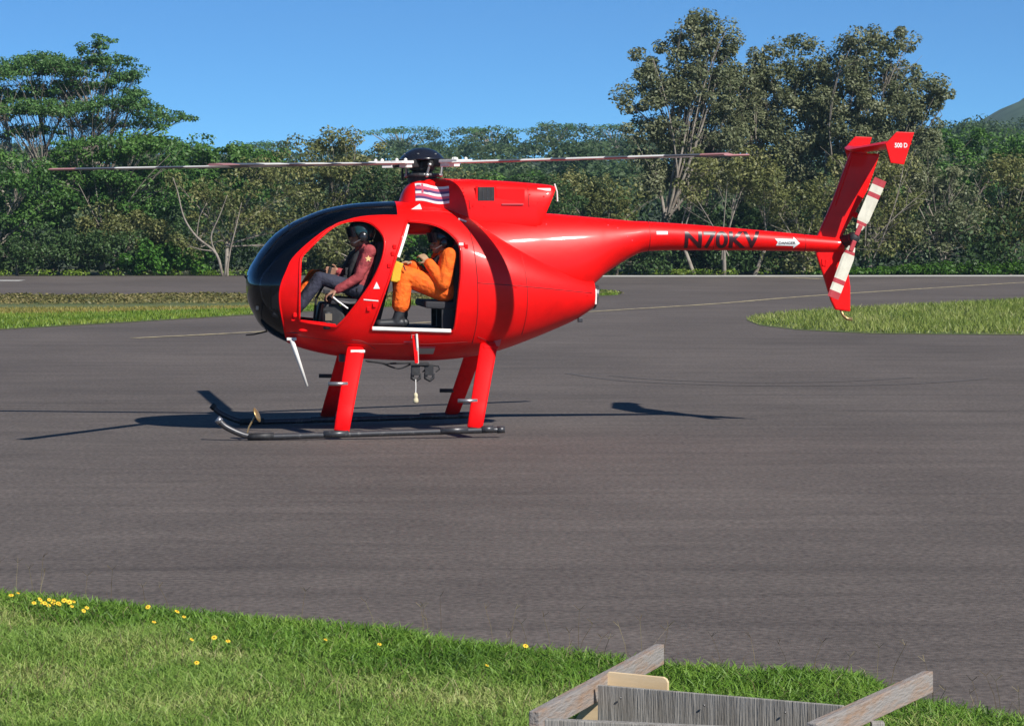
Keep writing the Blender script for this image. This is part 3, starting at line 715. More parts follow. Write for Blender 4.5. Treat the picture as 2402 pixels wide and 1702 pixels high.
# tail rotor on the port side
TRC = Vector((4.60, -.22, 2.015))
trh = MB().lathe([(0, -.06), (.05, -.06), (.06, -.02), (.06, .03), (.035, .05), (.03, .12), (0, .12)], seg=16).build('tail_rotor_hub', BLACKM, heli, smooth=True)
trh.matrix_local = Matrix.Translation(TRC + Vector((0, .03, 0))) @ Matrix.Rotation(R(-90), 4, 'X')
MB().tube([(4.53, 0, 1.97), (4.60, -.10, 2.0), TRC], [.07, .065, .035], 12).build('tail_gearbox', BLACKM, heli, smooth=True)
def banded_blade(bands, chord, thick, mats, root_taper=0.0, tw=0.0):
    """blade along +x; bands = [(r, material index)], each band runs to the next r"""
    mb = MB(); prof = [(-.5, 0), (-.35, .5), (-.1, .55), (.5, .06), (.5, -.06), (-.1, -.4), (-.35, -.42)]
    rows = []
    for r, mi in bands:
        cc = chord * (1 - root_taper * max(0, 1 - (r - bands[0][0]) / .12)); ang = tw * (1 - r / bands[-1][0])
        rows.append([(r, cc * (x * math.cos(ang)) , thick * z + cc * x * math.sin(ang)) for x, z in prof])
    n = len(prof)
    for i in range(len(rows) - 1):
        V = rows[i] + rows[i + 1]; mb.add(V, [(k, (k + 1) % n, n + (k + 1) % n, n + k) for k in range(n)], bands[i][1])
    mb.add(rows[0], [tuple(range(n))], bands[0][1]); mb.add(rows[-1], [tuple(range(n))[::-1]], bands[-2][1])
    return mb
TB = [(.10, 0), (.15, 1), (.185, 0), (.22, 0), (.47, 1), (.52, 0), (.605, 1), (.68, 1)]
tme = banded_blade(TB, .135, .022, None, .45, .3).mesh('tail_rotor_blade')
for m in (CREAM, BLADERED): tme.materials.append(m)
for a in (R(66.0), R(66.0 + 183)):
    d = Vector((math.cos(a), 0, math.sin(a))); s_ = Vector((0, 0, 1)).cross(Vector((0, 1, 0)))
    y_ = Vector((-math.sin(a), .18, math.cos(a))).normalized(); z_ = d.cross(y_).normalized(); y_ = z_.cross(d)
    b = link('tail_rotor_blade', tme, [], heli); b.matrix_local = Matrix.Translation(TRC + Vector((0, -.02, 0))) @ Matrix((d, y_, z_)).transposed().to_4x4()
    q = MB().box((.09, 0, 0), (.12, .05, .035)).build('blade_grip', BLADERED, b, bevel=.008)

# main rotor
HUBZ = 2.80
hub = MB().lathe([(0, 2.60), (.15, 2.60), (.155, 2.66), (.11, 2.68), (.10, 2.71), (.13, 2.73), (.14, 2.80), (.10, 2.83), (0, 2.83)], seg=24).build('main_rotor_hub', BLACKM, heli, smooth=False)
MB().lathe([(0, 2.962), (.06, 2.958), (.13, 2.935), (.19, 2.895), (.225, 2.855), (.238, 2.84), (.23, 2.832), (0, 2.828)], seg=32).build('hub_cover', BLACK, hub, smooth=True)
for k in range(6):
    a = k * math.pi / 3 + .2; MB().ball((.19 * math.cos(a), .19 * math.sin(a), 2.893), (.016, .016, .008), 6, 4).build('cover_bolt', STEEL, hub)
MB().lathe([(.10, 2.655), (.19, 2.66), (.195, 2.675), (.19, 2.69), (.10, 2.695)], seg=24).build('swashplate', DGREY, hub)
AZ = [28, 100, 172, 244, 318]
MBANDS = [(.50, 0), (.60, 0), (1.15, 1), (1.45, 0), (1.85, 1), (2.05, 0), (2.55, 1), (2.85, 0), (3.30, 1), (3.74, 2), (4.03, 2)]
mme = banded_blade(MBANDS, .17, .027, None, .0, .07).mesh('main_rotor_blade')
for m in (WHITE, BLADE, BLADETIP): mme.materials.append(m)
gm = MB(); gm.box((.20, 0, 0), (.22, .10, .085)); gm.box((.15, -.06, -.01), (.12, .07, .07)); gme = gm.mesh('blade_grip', bevel=.015)
cm_ = MB(); cm_.box((.43, 0, .012), (.26, .13, .03)); cm_.box((.36, 0, -.02), (.12, .09, .05)); cm_.ball((.42, .03, .035), .02, 8, 5); cm_.ball((.50, -.03, .035), .02, 8, 5); cme = cm_.mesh('root_fitting', bevel=.006)
lm_ = MB(); lm_.tube([(.19, -.085, -.02), (.165, -.10, -.13)], .013, 8); lm_.ball((.19, -.085, -.02), .024, 8, 6); lm_.ball((.165, -.10, -.13), .024, 8, 6); lme = lm_.mesh('pitch_link')
for i, az in enumerate(AZ):
    a = R(az) - YAW; sl_ = 0.021 * math.cos(a + YAW) + 0.020 * math.sin(a + YAW) + 0.004
    d = Vector((math.cos(a), math.sin(a), sl_)).normalized(); y_ = Vector((0, 0, 1)).cross(d).normalized(); z_ = d.cross(y_)
    b = link('main_rotor_blade', mme, [], heli); b.matrix_local = Matrix.Translation((0, 0, HUBZ)) @ Matrix((d, y_, z_)).transposed().to_4x4()
    link('blade_grip', gme, BLACKM, b); link('root_fitting', cme, WHITE, b); link('pitch_link', lme, STEEL, b)
MB().tube([(-.20, .02, 2.80), (-.205, .02, 2.70), (-.2, .02, 2.62)], .012, 6).build('scissor_link', BLACKM, hub)

# landing gear
def skid_path(v): return [(-2.14, v, .200), (-2.085, v, .145), (-1.97, v, .085), (-1.87, v, .050), (-1.76, v, .036), (-1.2, v, .044), (-.5, v, .058), (.2, v, .072), (.72, v, .082)]
for v in (-1.0, 1.0):
    P = [tuple(p) for p in catmull(skid_path(v), 4)]
    sk_ = MB().tube(P, .031, 12).build('skid_tube', DGREY, heli, smooth=True)
    MB().tube([(-2.165, v, .222), (-2.13, v, .192)], [.036, .038], 10).build('end_cap', STEEL if v < 0 else BLACKM, sk_, smooth=True)
    MB().tube([(.66, v, .081), (.735, v, .083)], .036, 10).build('end_cap', DGREY, sk_, smooth=True)
    for u0, u1 in ((-1.86, -1.60), (-1.10, -.85), (.08, .36), (.50, .62)):
        MB().tube([(u0, v, .040 + .018 * (u0 + 1.76) / .9), (u1, v, .040 + .018 * (u1 + 1.76) / .9)], .036, 10).build('skid_shoe', BLACKM if u0 < -1.5 else DGREY, sk_, smooth=True)
for v, (ut, wt, ub, wb) in ((-1, (-.735, .87, -.92, .085)), (-1, (.64, .90, .43, .10)), (1, (-.735, .87, -.92, .085)), (1, (.64, .90, .43, .10))):
    P = [Vector((ut, v * .47, wt)), Vector((ut + (ub - ut) * .33, v * (.47 + .53 * .30), wt + (wb - wt) * .33)), Vector((ut + (ub - ut) * .67, v * (.47 + .53 * .65), wt + (wb - wt) * .67)), Vector((ub, v * 1.0, wb))]
    leg = MB().tube([P[0] + Vector((0, -v * .06, .05)), P[0], P[1], P[2], P[3]], [.016, .021, .020, .019, .018], 16, side=(1, 0, 0), sx=4.4).build('landing_gear_leg', RED2, heli, smooth=True)
    MB().box(P[0] + Vector((.02, v * .02, -.01)), (.15, .03, .03)).build('leg_fitting', WHITE if ut < 0 else RED2, leg, bevel=.008)
    t = .42 if ut < 0 else .67
    s0 = P[0].lerp(P[3], t); 
    MB().tube([s0 + Vector((-.02, 0, 0)), s0 + Vector((-.22, 0, .003))], .021, 10).build('foot_step', STEEL if v < 0 else BLACKM, leg, smooth=True)

# nose pole, antennas, belly fittings
MB().box((-1.385, -.36, .985), (.10, .05, .03)).build('pole_bracket', WHITE, heli, bevel=.006)
MB().tube([(-1.385, -.37, .98), (-1.345, -.37, .86), (-1.225, -.37, .50)], [.024, .023, .013], 8).build('white_nose_pole', WHITE, heli, smooth=True)
MB().tube([(-1.62, 0, 1.05), (-1.75, -.02, 1.02), (-1.84, -.02, 1.012)], [.010, .008, .006], 6).build('nose_probe', BLACKM, heli)
p = hit(-1.42, 2.13); MB().tube([(-1.37, -.05, 2.14), (-1.44, -.05, 2.20), (-1.34, -.05, 2.205)], [.012, .009, .006], 6).build('roof_antenna', BLACKM, heli)
MB().tube([(-1.83, -.02, 1.60), (-1.86, -.02, 1.64)], .01, 6).build('air_probe', BLACKM, heli)
MB().prism([(-.17, 1.03), (-.12, 1.03), (-.105, .74), (-.14, .74)], -.625, -.60).build('side_strap_guard', RED2, heli, bevel=.005)
MB().tube([(-.125, -.64, 1.04), (-.115, -.63, .90), (-.105, -.56, .735)], .010, 6, side=(1, 0, 0), sx=1.3).build('white_strap', WHITE, heli)
MB().box((-.06, -.30, .715), (.2, .1, .03)).build('hook_mount', BLACKM, heli, bevel=.006)
for u in (-.10, .04):
    hk = MB(); hk.box((u, -.30, .655), (.09, .06, .11)); hk.tube([(u - .03, -.30, .62), (u - .035, -.30, .57), (u + .01, -.30, .545), (u + .045, -.30, .57), (u + .05, -.30, .62)], [.022, .022, .02, .016, .01], 8)
    hko = hk.build('cargo_hook', BLACKM, heli, bevel=.006)
    MB().tube([(u + .03, -.30, .70), (u + .10, -.30, .69), (u + .11, -.30, .66), (u + .07, -.30, .63)], .009, 6).build('hook_latch', BLACKM, hko)
MB().tube([tuple(p) for p in catmull([(-.60, -.3, .745), (-.45, -.3, .725), (-.36, -.3, .69), (-.27, -.3, .67), (-.20, -.3, .69), (-.12, -.3, .73)], 4)], .009, 6).build('belly_cable', BLACKM, heli)
MB().tube([(-.62, -.32, .755), (-.4, -.32, .722), (-.12, -.32, .728)], .011, 6).build('belly_cable', BLACKM, heli)
MB().box((-.86, -.25, .78), (.06, .05, .08)).build('belly_fitting', DGREY, heli, bevel=.01)
# load mirror on the near skid
mir = MB().tube([(-1.87, -1.0, .065), (-1.85, -.99, .13), (-1.79, -.97, .235)], .009, 6).build('mirror_stem', BRASS, heli)
mo = MB().lathe([(0, .018), (.05, .014), (.078, .004), (.08, -.004), (0, -.012)], seg=20).build('load_mirror', BRASS, heli, smooth=True)
mo.matrix_local = Matrix.Translation((-1.765, -.96, .255)) @ Matrix.Rotation(R(35), 4, 'X') @ Matrix.Rotation(R(62), 4, 'Y')

# cabin: floor, bulkheads, seats, controls
mbf = MB(); FL_ = [(-1.5, .30), (-1.36, .42), (-1.1, .50), (-.6, .56), (0, .58), (.33, .56)]
mbf.add([(u, s_ * h, z) for z in (1.045, 1.075) for u, h in FL_ for s_ in (-1, 1)], [(2 * i, 2 * i + 2, 2 * i + 3, 2 * i + 1) for i in range(5)] + [(12 + 2 * i, 12 + 2 * i + 1, 12 + 2 * i + 3, 12 + 2 * i + 2) for i in range(5)] + [(2 * i, 12 + 2 * i, 14 + 2 * i, 2 * i + 2) for i in range(5)] + [(2 * i + 1, 2 * i + 3, 15 + 2 * i, 13 + 2 * i) for i in range(5)])
mbf.build('cabin_floor', INTER, heli)
mbf = MB(); RB = [(.63 * math.copysign(abs(math.cos(t)) ** .87, math.cos(t)), 1.523 + (.76 if math.sin(t) > 0 else .70) * math.copysign(abs(math.sin(t)) ** .87, math.sin(t))) for t in [2 * math.pi * k / 36 for k in range(36)]]
mbf.add([(x, a, b) for x in (.345, .365) for a, b in RB], [tuple(range(36)), tuple(range(36, 72))[::-1]] + [(k, (k + 1) % 36, 36 + (k + 1) % 36, 36 + k) for k in range(36)]); mbf.build('rear_bulkhead', INTER, heli)
MB().prism([(-.50, 1.07), (-.36, 1.62), (-.33, 1.62), (-.47, 1.07)], -.12, .12).build('centre_bulkhead', INTER, heli)
MB().prism([(-.40, 2.20), (.28, 2.16), (.28, 2.20), (-.40, 2.25)], -.34, .34).build('ceiling_lining', BEIGE, heli)
con = MB().prism([(-1.56, 1.08), (-1.60, 1.62), (-1.52, 1.74), (-1.36, 1.70), (-1.36, 1.08)], -.10, .12).build('instrument_console', INTER, heli, bevel=.01)
MB().prism([(-1.62, 1.66), (-1.58, 1.78), (-1.38, 1.78), (-1.32, 1.70)], -.30, .30).build('glare_shield', INTER, heli, bevel=.01)
for v in (-.33, .33):
    st = MB().prism([(-1.0, 1.345), (-.98, 1.41), (-.60, 1.385), (-.56, 1.33)], v - .2, v + .2).build('front_seat', SEATM, heli, bevel=.02)
    MB().prism([(-.62, 1.35), (-.54, 1.34), (-.43, 1.97), (-.50, 1.98)], v - .19, v + .19).build('seat_back', SEATM, st, bevel=.02)
    MB().prism([(-1.10, 1.16), (-1.06, 1.345), (-.90, 1.345), (-.82, 1.16), (-.86, 1.075), (-1.06, 1.075)], v - .16, v + .16).build('seat_box', BLACKM, st, bevel=.02)
MB().lathe([(0, -.10), (.05, -.10), (.06, -.08), (.06, .06), (.035, .09), (0, .09)], seg=14).build('extinguisher', BLACKM, heli, smooth=True).location = (-1.03, -.52, 1.19)
MB().box((-1.02, -.585, 1.215), (.07, .006, .07)).build('extinguisher_label', BEIGE, heli)
col = MB().tube([(-.82, -.53, 1.30), (-.93, -.53, 1.38), (-1.00, -.53, 1.44)], [.012, .014, .018], 8).build('collective_lever', STEEL, heli)
MB().box((-1.035, -.53, 1.475), (.07, .045, .05)).build('lever_head', BLACKM, col, bevel=.01)
MB().tube([(-.62, -.53, 1.36), (-.8, -.53, 1.355), (-.9, -.53, 1.37)], .012, 6).build('seat_rail', STEEL, heli)
MB().tube([(-1.16, -.33, 1.08), (-1.13, -.33, 1.40), (-1.00, -.27, 1.62), (-.98, -.26, 1.72)], [.014, .013, .013, .02], 8).build('cyclic_stick', BLACKM, heli)
st = MB().prism([(-.02, 1.30), (-.02, 1.37), (.31, 1.36), (.32, 1.28)], -.52, .52).build('rear_seat', SEATM, heli, bevel=.02)
MB().prism([(.27, 1.33), (.33, 1.33), (.335, 1.95), (.29, 1.95)], -.52, .52).build('seat_back', SEATM, st, bevel=.015)
for v in (-.48, 0, .48): MB().box((.21, v, 1.19), (.12, .05, .22)).build('seat_support', BLACKM, st, bevel=.006)
# the line that hangs under the hook, with a pale wooden grip
hl = empty('release_line', tuple(HM @ Vector((-.105, -.36, .32)))); tag(hl, 'thin white cord with pale grip hanging below the belly hooks', 'cord')
MB().tube([(0, 0, .24), (.002, 0, .16), (0, 0, .09)], .0055, 6).build('cord', WHITE, hl)
MB().lathe([(0, .10), (.012, .10), (.022, .085), (.022, .06), (.019, .055), (.028, .035), (.030, .01), (.02, -.005), (0, -.008)], seg=12).build('grip', ROPE, hl, smooth=True)

# ================================================================== THE CREW
SKIN = mat('skin', (0.36, 0.19, 0.12), 0.55, noise=(30, (0.30, 0.15, 0.10), 0.4, 0.7))
def cloth(name, c, c2): return mat(name, c, 0.85, noise=(14, c2, 0.42, 0.68), bump=(13, 1.0))
SHIRT = cloth('faded_red_shirt', (0.36, 0.055, 0.06), (0.26, 0.035, 0.04)); NAVY = cloth('navy_trousers', (0.030, 0.032, 0.055), (0.018, 0.02, 0.035))
ORANGE = cloth('orange_flight_suit', (0.95, 0.155, 0.006), (0.80, 0.10, 0.004)); BOOT = mat('black_boot', (0.025, 0.027, 0.03), 0.5)
VEST = cloth('black_vest', (0.015, 0.015, 0.018), (0.03, 0.03, 0.032)); GLOVE = mat('tan_glove', (0.38, 0.24, 0.14), 0.8)
HELM = mat('dark_teal_helmet', (0.012, 0.035, 0.038), 0.18, coat=0.5); HELMB = mat('black_helmet', (0.015, 0.015, 0.018), 0.25, coat=0.3)

for m_ in (SHIRT, NAVY, ORANGE):
    for n_ in m_.node_tree.nodes:
        if n_.type == 'BUMP': n_.inputs['Distance'].default_value = .03
def cone_bone(mb, a, b, ra, rb, seg=12):
    a, b = Vector(a), Vector(b); t = (b - a); L = t.length; t = t / max(L, 1e-6)
    P = []; Rr = []
    for k in range(4): q = math.pi / 2 * (k / 4); P.append(a - t * ra * math.cos(q)); Rr.append(max(ra * math.sin(q), .001))
    P.append(a); Rr.append(ra); P.append(b); Rr.append(rb)
    for k in range(1, 5): q = math.pi / 2 * (k / 4); P.append(b + t * rb * math.sin(q)); Rr.append(max(rb * math.cos(q), .001))
    mb.tube(P, Rr, seg)
def bent(a, b, pole, l1, l2):
    """joint position between a and b for limb lengths l1,l2, bent towards pole"""
    a, b, pole = Vector(a), Vector(b), Vector(pole); d = b - a; D = min(d.length, l1 + l2 - 1e-3); t = d.normalized()
    x = (l1 * l1 - l2 * l2 + D * D) / (2 * D); h = math.sqrt(max(l1 * l1 - x * x, 0)); p = pole - a; p = (p - t * p.dot(t)).normalized()
    return a + t * x + p * h
def hand_bones(wr, d, palm_n, curl, thumb_side):
    """wrist, forward dir, palm normal -> list of bones (palm, four fingers, thumb)"""
    d = Vector(d).normalized(); n = Vector(palm_n); n = (n - d * n.dot(d)).normalized(); s = d.cross(n); out = []
    wr = Vector(wr)
    for k in (-1, 0, 1): out.append((wr + s * k * .012, wr + d * .085 + s * k * .027, .019, .014))
    for k, L in zip((-1.5, -.5, .5, 1.5), (.034, .041, .044, .038)):
        p = wr + d * .09 + s * k * .0215; a = 0.0; dd = d
        for j in range(3):
            a += curl * (0.6 if j == 0 else 1.0); dd = d * math.cos(a) + n * math.sin(a); q = p + dd * L * (1, .75, .6)[j]
            out.append((p, q, .0095 - .001 * j, .009 - .001 * j)); p = q
    p = wr + d * .025 + s * thumb_side * .03; q = p + (d * .6 + s * thumb_side * .8 + n * .35).normalized() * .042; out.append((p, q, .013, .0115))
    out.append((q, q + (d * .75 + s * thumb_side * .2 + n * .6).normalized() * .032, .011, .0095))
    return out
def person(J, cols, label, boots=True, bag=1.0):
    """J: joints in helicopter axes; cols: dict of materials -> person with body and clothing parts"""
    base = Vector(J['base']); root = empty('person', tuple(HM @ base), YAW); tag(root, label, 'person')
    g = lambda k: Vector(J[k]) - base
    B = []   # (a,b,ra,rb,mat)
    up, leg, sk_ = cols['top'], cols['legs'], cols['skin']
    pel, chest, neck, head = g('pelvis'), g('chest'), g('neck'), g('head')
    Y = Vector((0, 1, 0))
    for k in (-1, 1):
        B.append((pel + Y * k * .07, pel.lerp(chest, .5) + Y * k * .06, .105, .105, up)); B.append((pel.lerp(chest, .5) + Y * k * .06, chest + Y * k * .085, .105, .115, up))
        B.append((chest + Y * k * .05, neck, .10, .06, up))
    B.append((neck - (head - neck) * .2, neck.lerp(head, .55), .058, .056, sk_))
    f = Vector(J.get('face', (-1, 0, -.12))).normalized()
    B += [(head + f * -.015, head + f * .02 + Vector((0, 0, .02)), .088, .085, sk_), (head + f * .03 + Vector((0, 0, -.05)), head + f * .055 + Vector((0, 0, -.085)), .06, .042, sk_), (head + f * .095 + Vector((0, 0, .0)), head + f * .108 + Vector((0, 0, -.03)), .012, .017, sk_)]
    for s_, k in (('l', -1), ('r', 1)):
        sh, wr = g('sh_' + s_), g('wr_' + s_); el = bent(sh, wr, Vector(J['elpole_' + s_]) - base, .29, .26)
        B += [(chest + Y * k * .10 + Vector((0, 0, .05)), sh, .085, .072, up), (sh, el, .066 * (.5 + .5 * bag), .054 * (.3 + .7 * bag), up), (el, wr - (wr - el).normalized() * .015, .053 * (.3 + .7 * bag), .042 * (.3 + .7 * bag), up)]
        d = (wr - el).normalized() if ('hd_' + s_) not in J else Vector(J['hd_' + s_])
        for a, b, ra, rb in hand_bones(wr, d, J.get('hn_' + s_, (0, 0, -1)), J.get('curl_' + s_, .6), J.get('th_' + s_, k)): B.append((a, b, ra, rb, cols['hand']))
        hp = pel + Y * k * .10; an = g('an_' + s_); kn = bent(hp, an, Vector(J['knpole_' + s_]) - base, J.get('thigh', .43), J.get('shin', .41))
        B += [(hp, kn, .092 * (.4 + .6 * bag), .068 * bag, leg), (kn, an + (kn - an) * .28, .066 * bag, .062 * bag, leg)]
        td = Vector(J.get('toe', (-1, 0, -.15))).normalized()
        B += [(an + (kn - an) * .25, an, .056, .052, BOOT), (an + Vector((0, 0, .02)), an + td * .03 + Vector((0, 0, -.06)), .052, .05, BOOT), (an + td * -.02 + Vector((0, 0, -.075)), an + td * .20 + Vector((0, 0, -.078)), .046, .044, BOOT)]
    mb = MB()
    for a, b, ra, rb, m in B: cone_bone(mb, a, b, ra, rb)
    t = temp('body', mb.v, mb.f)
    m_ = t.modifiers.new('r', 'REMESH'); m_.mode = 'VOXEL'; m_.voxel_size = .0085
    s2 = t.modifiers.new('s', 'SMOOTH'); s2.factor = .5; s2.iterations = 2
    me = baked(t, 'body'); mats = []
    for b in B:
        if b[4] not in mats: mats.append(b[4])
    me.materials.clear()
    for m in mats: me.materials.append(m)
    n = len(me.polygons); C = np.empty(n * 3); me.polygons.foreach_get('center', C); C = C.reshape(-1, 3); best = np.full(n, 1e9); idx = np.zeros(n, np.int32)
    for a, b, ra, rb, m in B:
        a, b = np.array(a), np.array(b); ab = b - a; tt = np.clip(((C - a) @ ab) / (ab @ ab + 1e-9), 0, 1)
        d = np.linalg.norm(C - (a + tt[:, None] * ab), axis=1) - (ra + (rb - ra) * tt); w_ = d < best; best[w_] = d[w_]; idx[w_] = mats.index(m)
    me.polygons.foreach_set('material_index', idx)
    body = link('body', me, mats, root, smooth=True)
    # helmet with visor and microphone
    hm = cols['helmet']; q = Matrix.Rotation(math.atan2(-f.z, -f.x) * -1, 3, 'Y')
    hb = MB(); Vh = []; rings, seg = 10, 20
    mb = MB()
    for i in range(rings + 1):
        ph = math.pi * .72 * i / rings
        for k in range(seg):
            th = 2 * math.pi * k / seg; x = math.sin(ph) * math.cos(th); z = math.cos(ph)
            if x < -.35 and z < .12: z = .12 + (z - .12) * .15     # open face
            Vh.append(head + Vector((.145 * x + .012, .128 * math.sin(ph) * math.sin(th), .138 * z + .02)))
    mb.add(Vh, [(i * seg + k, (i + 1) * seg + k, (i + 1) * seg + (k + 1) % seg, i * seg + (k + 1) % seg) for i in range(rings) for k in range(seg)])
    ho = mb.build('helmet', hm, root, smooth=True)
    vb = MB(); V = []
    for i in range(4):
        for k in range(9):
            th = math.pi + (k - 4) / 4 * 1.15; zz = .075 - i * .035
            V.append(head + Vector((.158 * math.cos(th) * (1 - .05 * i), .138 * math.sin(th), zz)))
    vb.add(V, [(i * 9 + k, i * 9 + k + 1, (i + 1) * 9 + k + 1, (i + 1) * 9 + k) for i in range(3) for k in range(8)]); vb.build('visor', BLACK, ho, smooth=True)
    for k in (-1, 1):
        MB().ball(head + Vector((.02, k * .125, -.03)), (.048, .028, .058), 12, 8).build('ear_cup', HELMB, ho, smooth=True)
        MB().ball(head + f * .086 + Vector((0, k * .032, .012)), (.010, .014, .008), 8, 6).build('eye', BLACKM, root, smooth=True)
    MB().tube([head + f * .082 + Vector((0, -.022, -.062)), head + f * .092 + Vector((0, 0, -.062)), head + f * .082 + Vector((0, .022, -.062))], .006, 6).build('mouth', cloth('lips', (0.25, 0.08, 0.07), (0.2, 0.06, 0.05)), root)
    MB().tube([head + Vector((.0, -.14, -.05)), head + Vector((-.07, -.12, -.09)), head + Vector((-.115, -.03, -.085))], .0055, 6).build('microphone_boom', STEEL, ho)
    MB().ball(head + Vector((-.118, -.02, -.085)), .013, 8, 6).build('microphone', BLACKM, ho)
    if 'vest' in cols:
        vm = MB()
        for k in (-1, 1):
            vm.tube([pel.lerp(chest, .25) + Vector((-.115, k * .055, 0)), pel.lerp(chest, .7) + Vector((-.13, k * .075, 0)), chest + Vector((-.10, k * .085, .03)), chest + Vector((-.02, k * .085, .115)), chest + Vector((.10, k * .08, .03))], [.03, .036, .034, .02, .02], 8, side=(0, 1, 0), sx=2.0)
        vm.build('vest', cols['vest'], root, smooth=True)
        for z in (.35, .6): MB().box(pel.lerp(chest, z) + Vector((-.165, -.06, 0)), (.04, .09, .08)).build('vest_pocket', cols['vest'], root, bevel=.012)
    if cols.get('belt'):
        MB().tube([pel + Vector((-.02, -.19, .0)), pel + Vector((-.13, -.10, .03)), pel + Vector((-.15, 0, .04)), pel + Vector((-.13, .10, .03)), pel + Vector((-.02, .19, 0))], .010, 6, side=(0, 0, 1), sx=2.2).build('lap_belt', BLACKM, root)
    return root, body, B

# pilot, near front seat
pil, pb, _ = person(dict(base=(-.72, -.33, 1.41), pelvis=(-.70, -.33, 1.49), chest=(-.625, -.33, 1.80), neck=(-.625, -.33, 1.94), head=(-.675, -.33, 2.06), face=(-1, 0, -.18),
    sh_l=(-.60, -.53, 1.885), wr_l=(-.935, -.53, 1.485), elpole_l=(-.45, -.60, 1.5), hd_l=(-.95, 0, -.35), hn_l=(-.1, .25, -1), curl_l=.75, th_l=1,
    sh_r=(-.62, -.14, 1.87), wr_r=(-.90, -.24, 1.675), elpole_r=(-.6, .05, 1.45), hd_r=(-1, -.1, .12), hn_r=(0, -1, -.2), curl_r=.75, th_r=1,
    an_l=(-1.37, -.43, 1.24), knpole_l=(-1.08, -.43, 2.0), an_r=(-1.37, -.22, 1.24), knpole_r=(-1.08, -.22, 2.0), toe=(-1, 0, .5), thigh=.41, shin=.46),
    dict(top=SHIRT, legs=NAVY, skin=SKIN, hand=SKIN, helmet=HELM, vest=VEST, belt=True), 'pilot in faded red shirt and dark helmet seated by the front doorway')
Vs = [(0, 0)]; star = MB()
pts = [Vector((math.cos(R(90 + 36 * i)), 0, math.sin(R(90 + 36 * i)))) * (.036 if i % 2 == 0 else .017) for i in range(10)]
sp = Vector((.105, -.268, .40)); star.add([sp + p for p in pts], [tuple(range(10))]); star.build('shoulder_patch', mat('gold_patch', (0.75, 0.5, 0.22), 0.8), pil)
# passenger in the far front seat
person(dict(base=(-.72, .33, 1.41), pelvis=(-.70, .33, 1.49), chest=(-.61, .33, 1.80), neck=(-.60, .33, 1.93), head=(-.63, .33, 2.05), face=(-1, .1, -.1),
    sh_l=(-.60, .14, 1.86), wr_l=(-.98, .22, 1.66), elpole_l=(-.6, .1, 1.45), curl_l=.5, sh_r=(-.60, .52, 1.86), wr_r=(-.98, .42, 1.66), elpole_r=(-.6, .6, 1.45), curl_r=.5,
    an_l=(-1.37, .22, 1.24), knpole_l=(-1.08, .22, 2.0), an_r=(-1.37, .43, 1.24), knpole_r=(-1.08, .43, 2.0), toe=(-1, 0, .5), thigh=.43, shin=.46),
    dict(top=ORANGE, legs=ORANGE, skin=SKIN, hand=GLOVE, helmet=HELMB, vest=VEST), 'passenger in orange suit in the far front seat behind the pilot')
# rescuer in the near rear seat
rear, rb_, _ = person(dict(base=(.17, -.33, 1.37), pelvis=(.19, -.33, 1.475), chest=(.205, -.33, 1.75), neck=(.205, -.33, 1.88), head=(.165, -.33, 2.00), face=(-1, 0, -.3),
    sh_l=(.225, -.535, 1.84), wr_l=(.015, -.50, 1.765), elpole_l=(.10, -.62, 1.0), hd_l=(-.4, .35, .5), hn_l=(-.3, .8, -.2), curl_l=.6, th_l=1,
    sh_r=(.17, -.13, 1.82), wr_r=(-.12, -.16, 1.75), elpole_r=(.0, 0, 1.3), hd_r=(-1, -.2, .1), hn_r=(0, -.4, -1), curl_r=.7, th_r=1,
    an_l=(-.29, -.49, 1.225), knpole_l=(-.25, -.46, 2.4), an_r=(-.22, -.20, 1.215), knpole_r=(-.2, -.15, 2.4), toe=(-1, -.05, -.02), thigh=.46, shin=.42),
    dict(top=ORANGE, legs=ORANGE, skin=SKIN, hand=GLOVE, helmet=HELMB, vest=VEST, belt=True), 'passenger in orange flight suit with raised knees in the rear doorway', bag=1.5)
# trouser folds of the rear passenger and the yellow bag by the knee
base = Vector((-.325, -.565, 1.565)); bag = tag(empty('yellow_pouch', tuple(HM @ base), YAW), 'bright yellow fabric pouch beside the orange knee in the rear doorway', 'pouch')
MB().prism([(-.065, .012), (.0, 0), (.035, .02), (.05, .13), (.075, .19), (-.01, .225), (-.04, .13)], -.04, .03).build('fabric', YELLOW, bag, bevel=.016, bseg=3)
MB().tube([(.04, -.03, .19), (.075, -.03, .165), (.09, -.03, .12)], .007, 6).build('strap', BLACKM, bag)

# ================================================================== WOODEN FRAME IN THE FOREGROUND
def beam(name, a, b, z, wd, ht, m, parent, bevel=.004, o0=(0, 0, 0)):
    """a board on edge from a to b (xy), its top at z"""
    a = Vector((*a, 0)); b = Vector((*b, 0)); d = b - a; L = d.length
    mb = MB().box((0, 0, 0), (L, wd, ht)); me = mb.mesh(name, bevel)
    o = link(name, me, m, parent)
    mid = (a + b) / 2 + Vector((0, 0, z - ht / 2)) - Vector(o0); o.location = mid; o.rotation_euler = (0, 0, math.atan2(d.y, d.x)); return o
FO = (0.9, 10.4, 0)
fr_ = tag(empty('wooden_frame', FO), 'weathered wooden box frame with two long rails in the foreground grass', 'wooden frame')
beam('rail', (0.082, 10.03), (0.643, 11.632), .360, .04, .088, WOOD, fr_, o0=FO)
beam('rail', (1.097, 9.80), (1.704, 10.939), .360, .04, .088, WOOD, fr_, o0=FO)
pn = beam('back_panel', (0.345, 10.655), (1.265, 10.20), .352, .018, .335, WOODG, fr_, .003, FO)
beam('front_board', (0.125, 9.93), (1.085, 9.70), .352, .04, .30, WOODG, fr_, .004, FO)
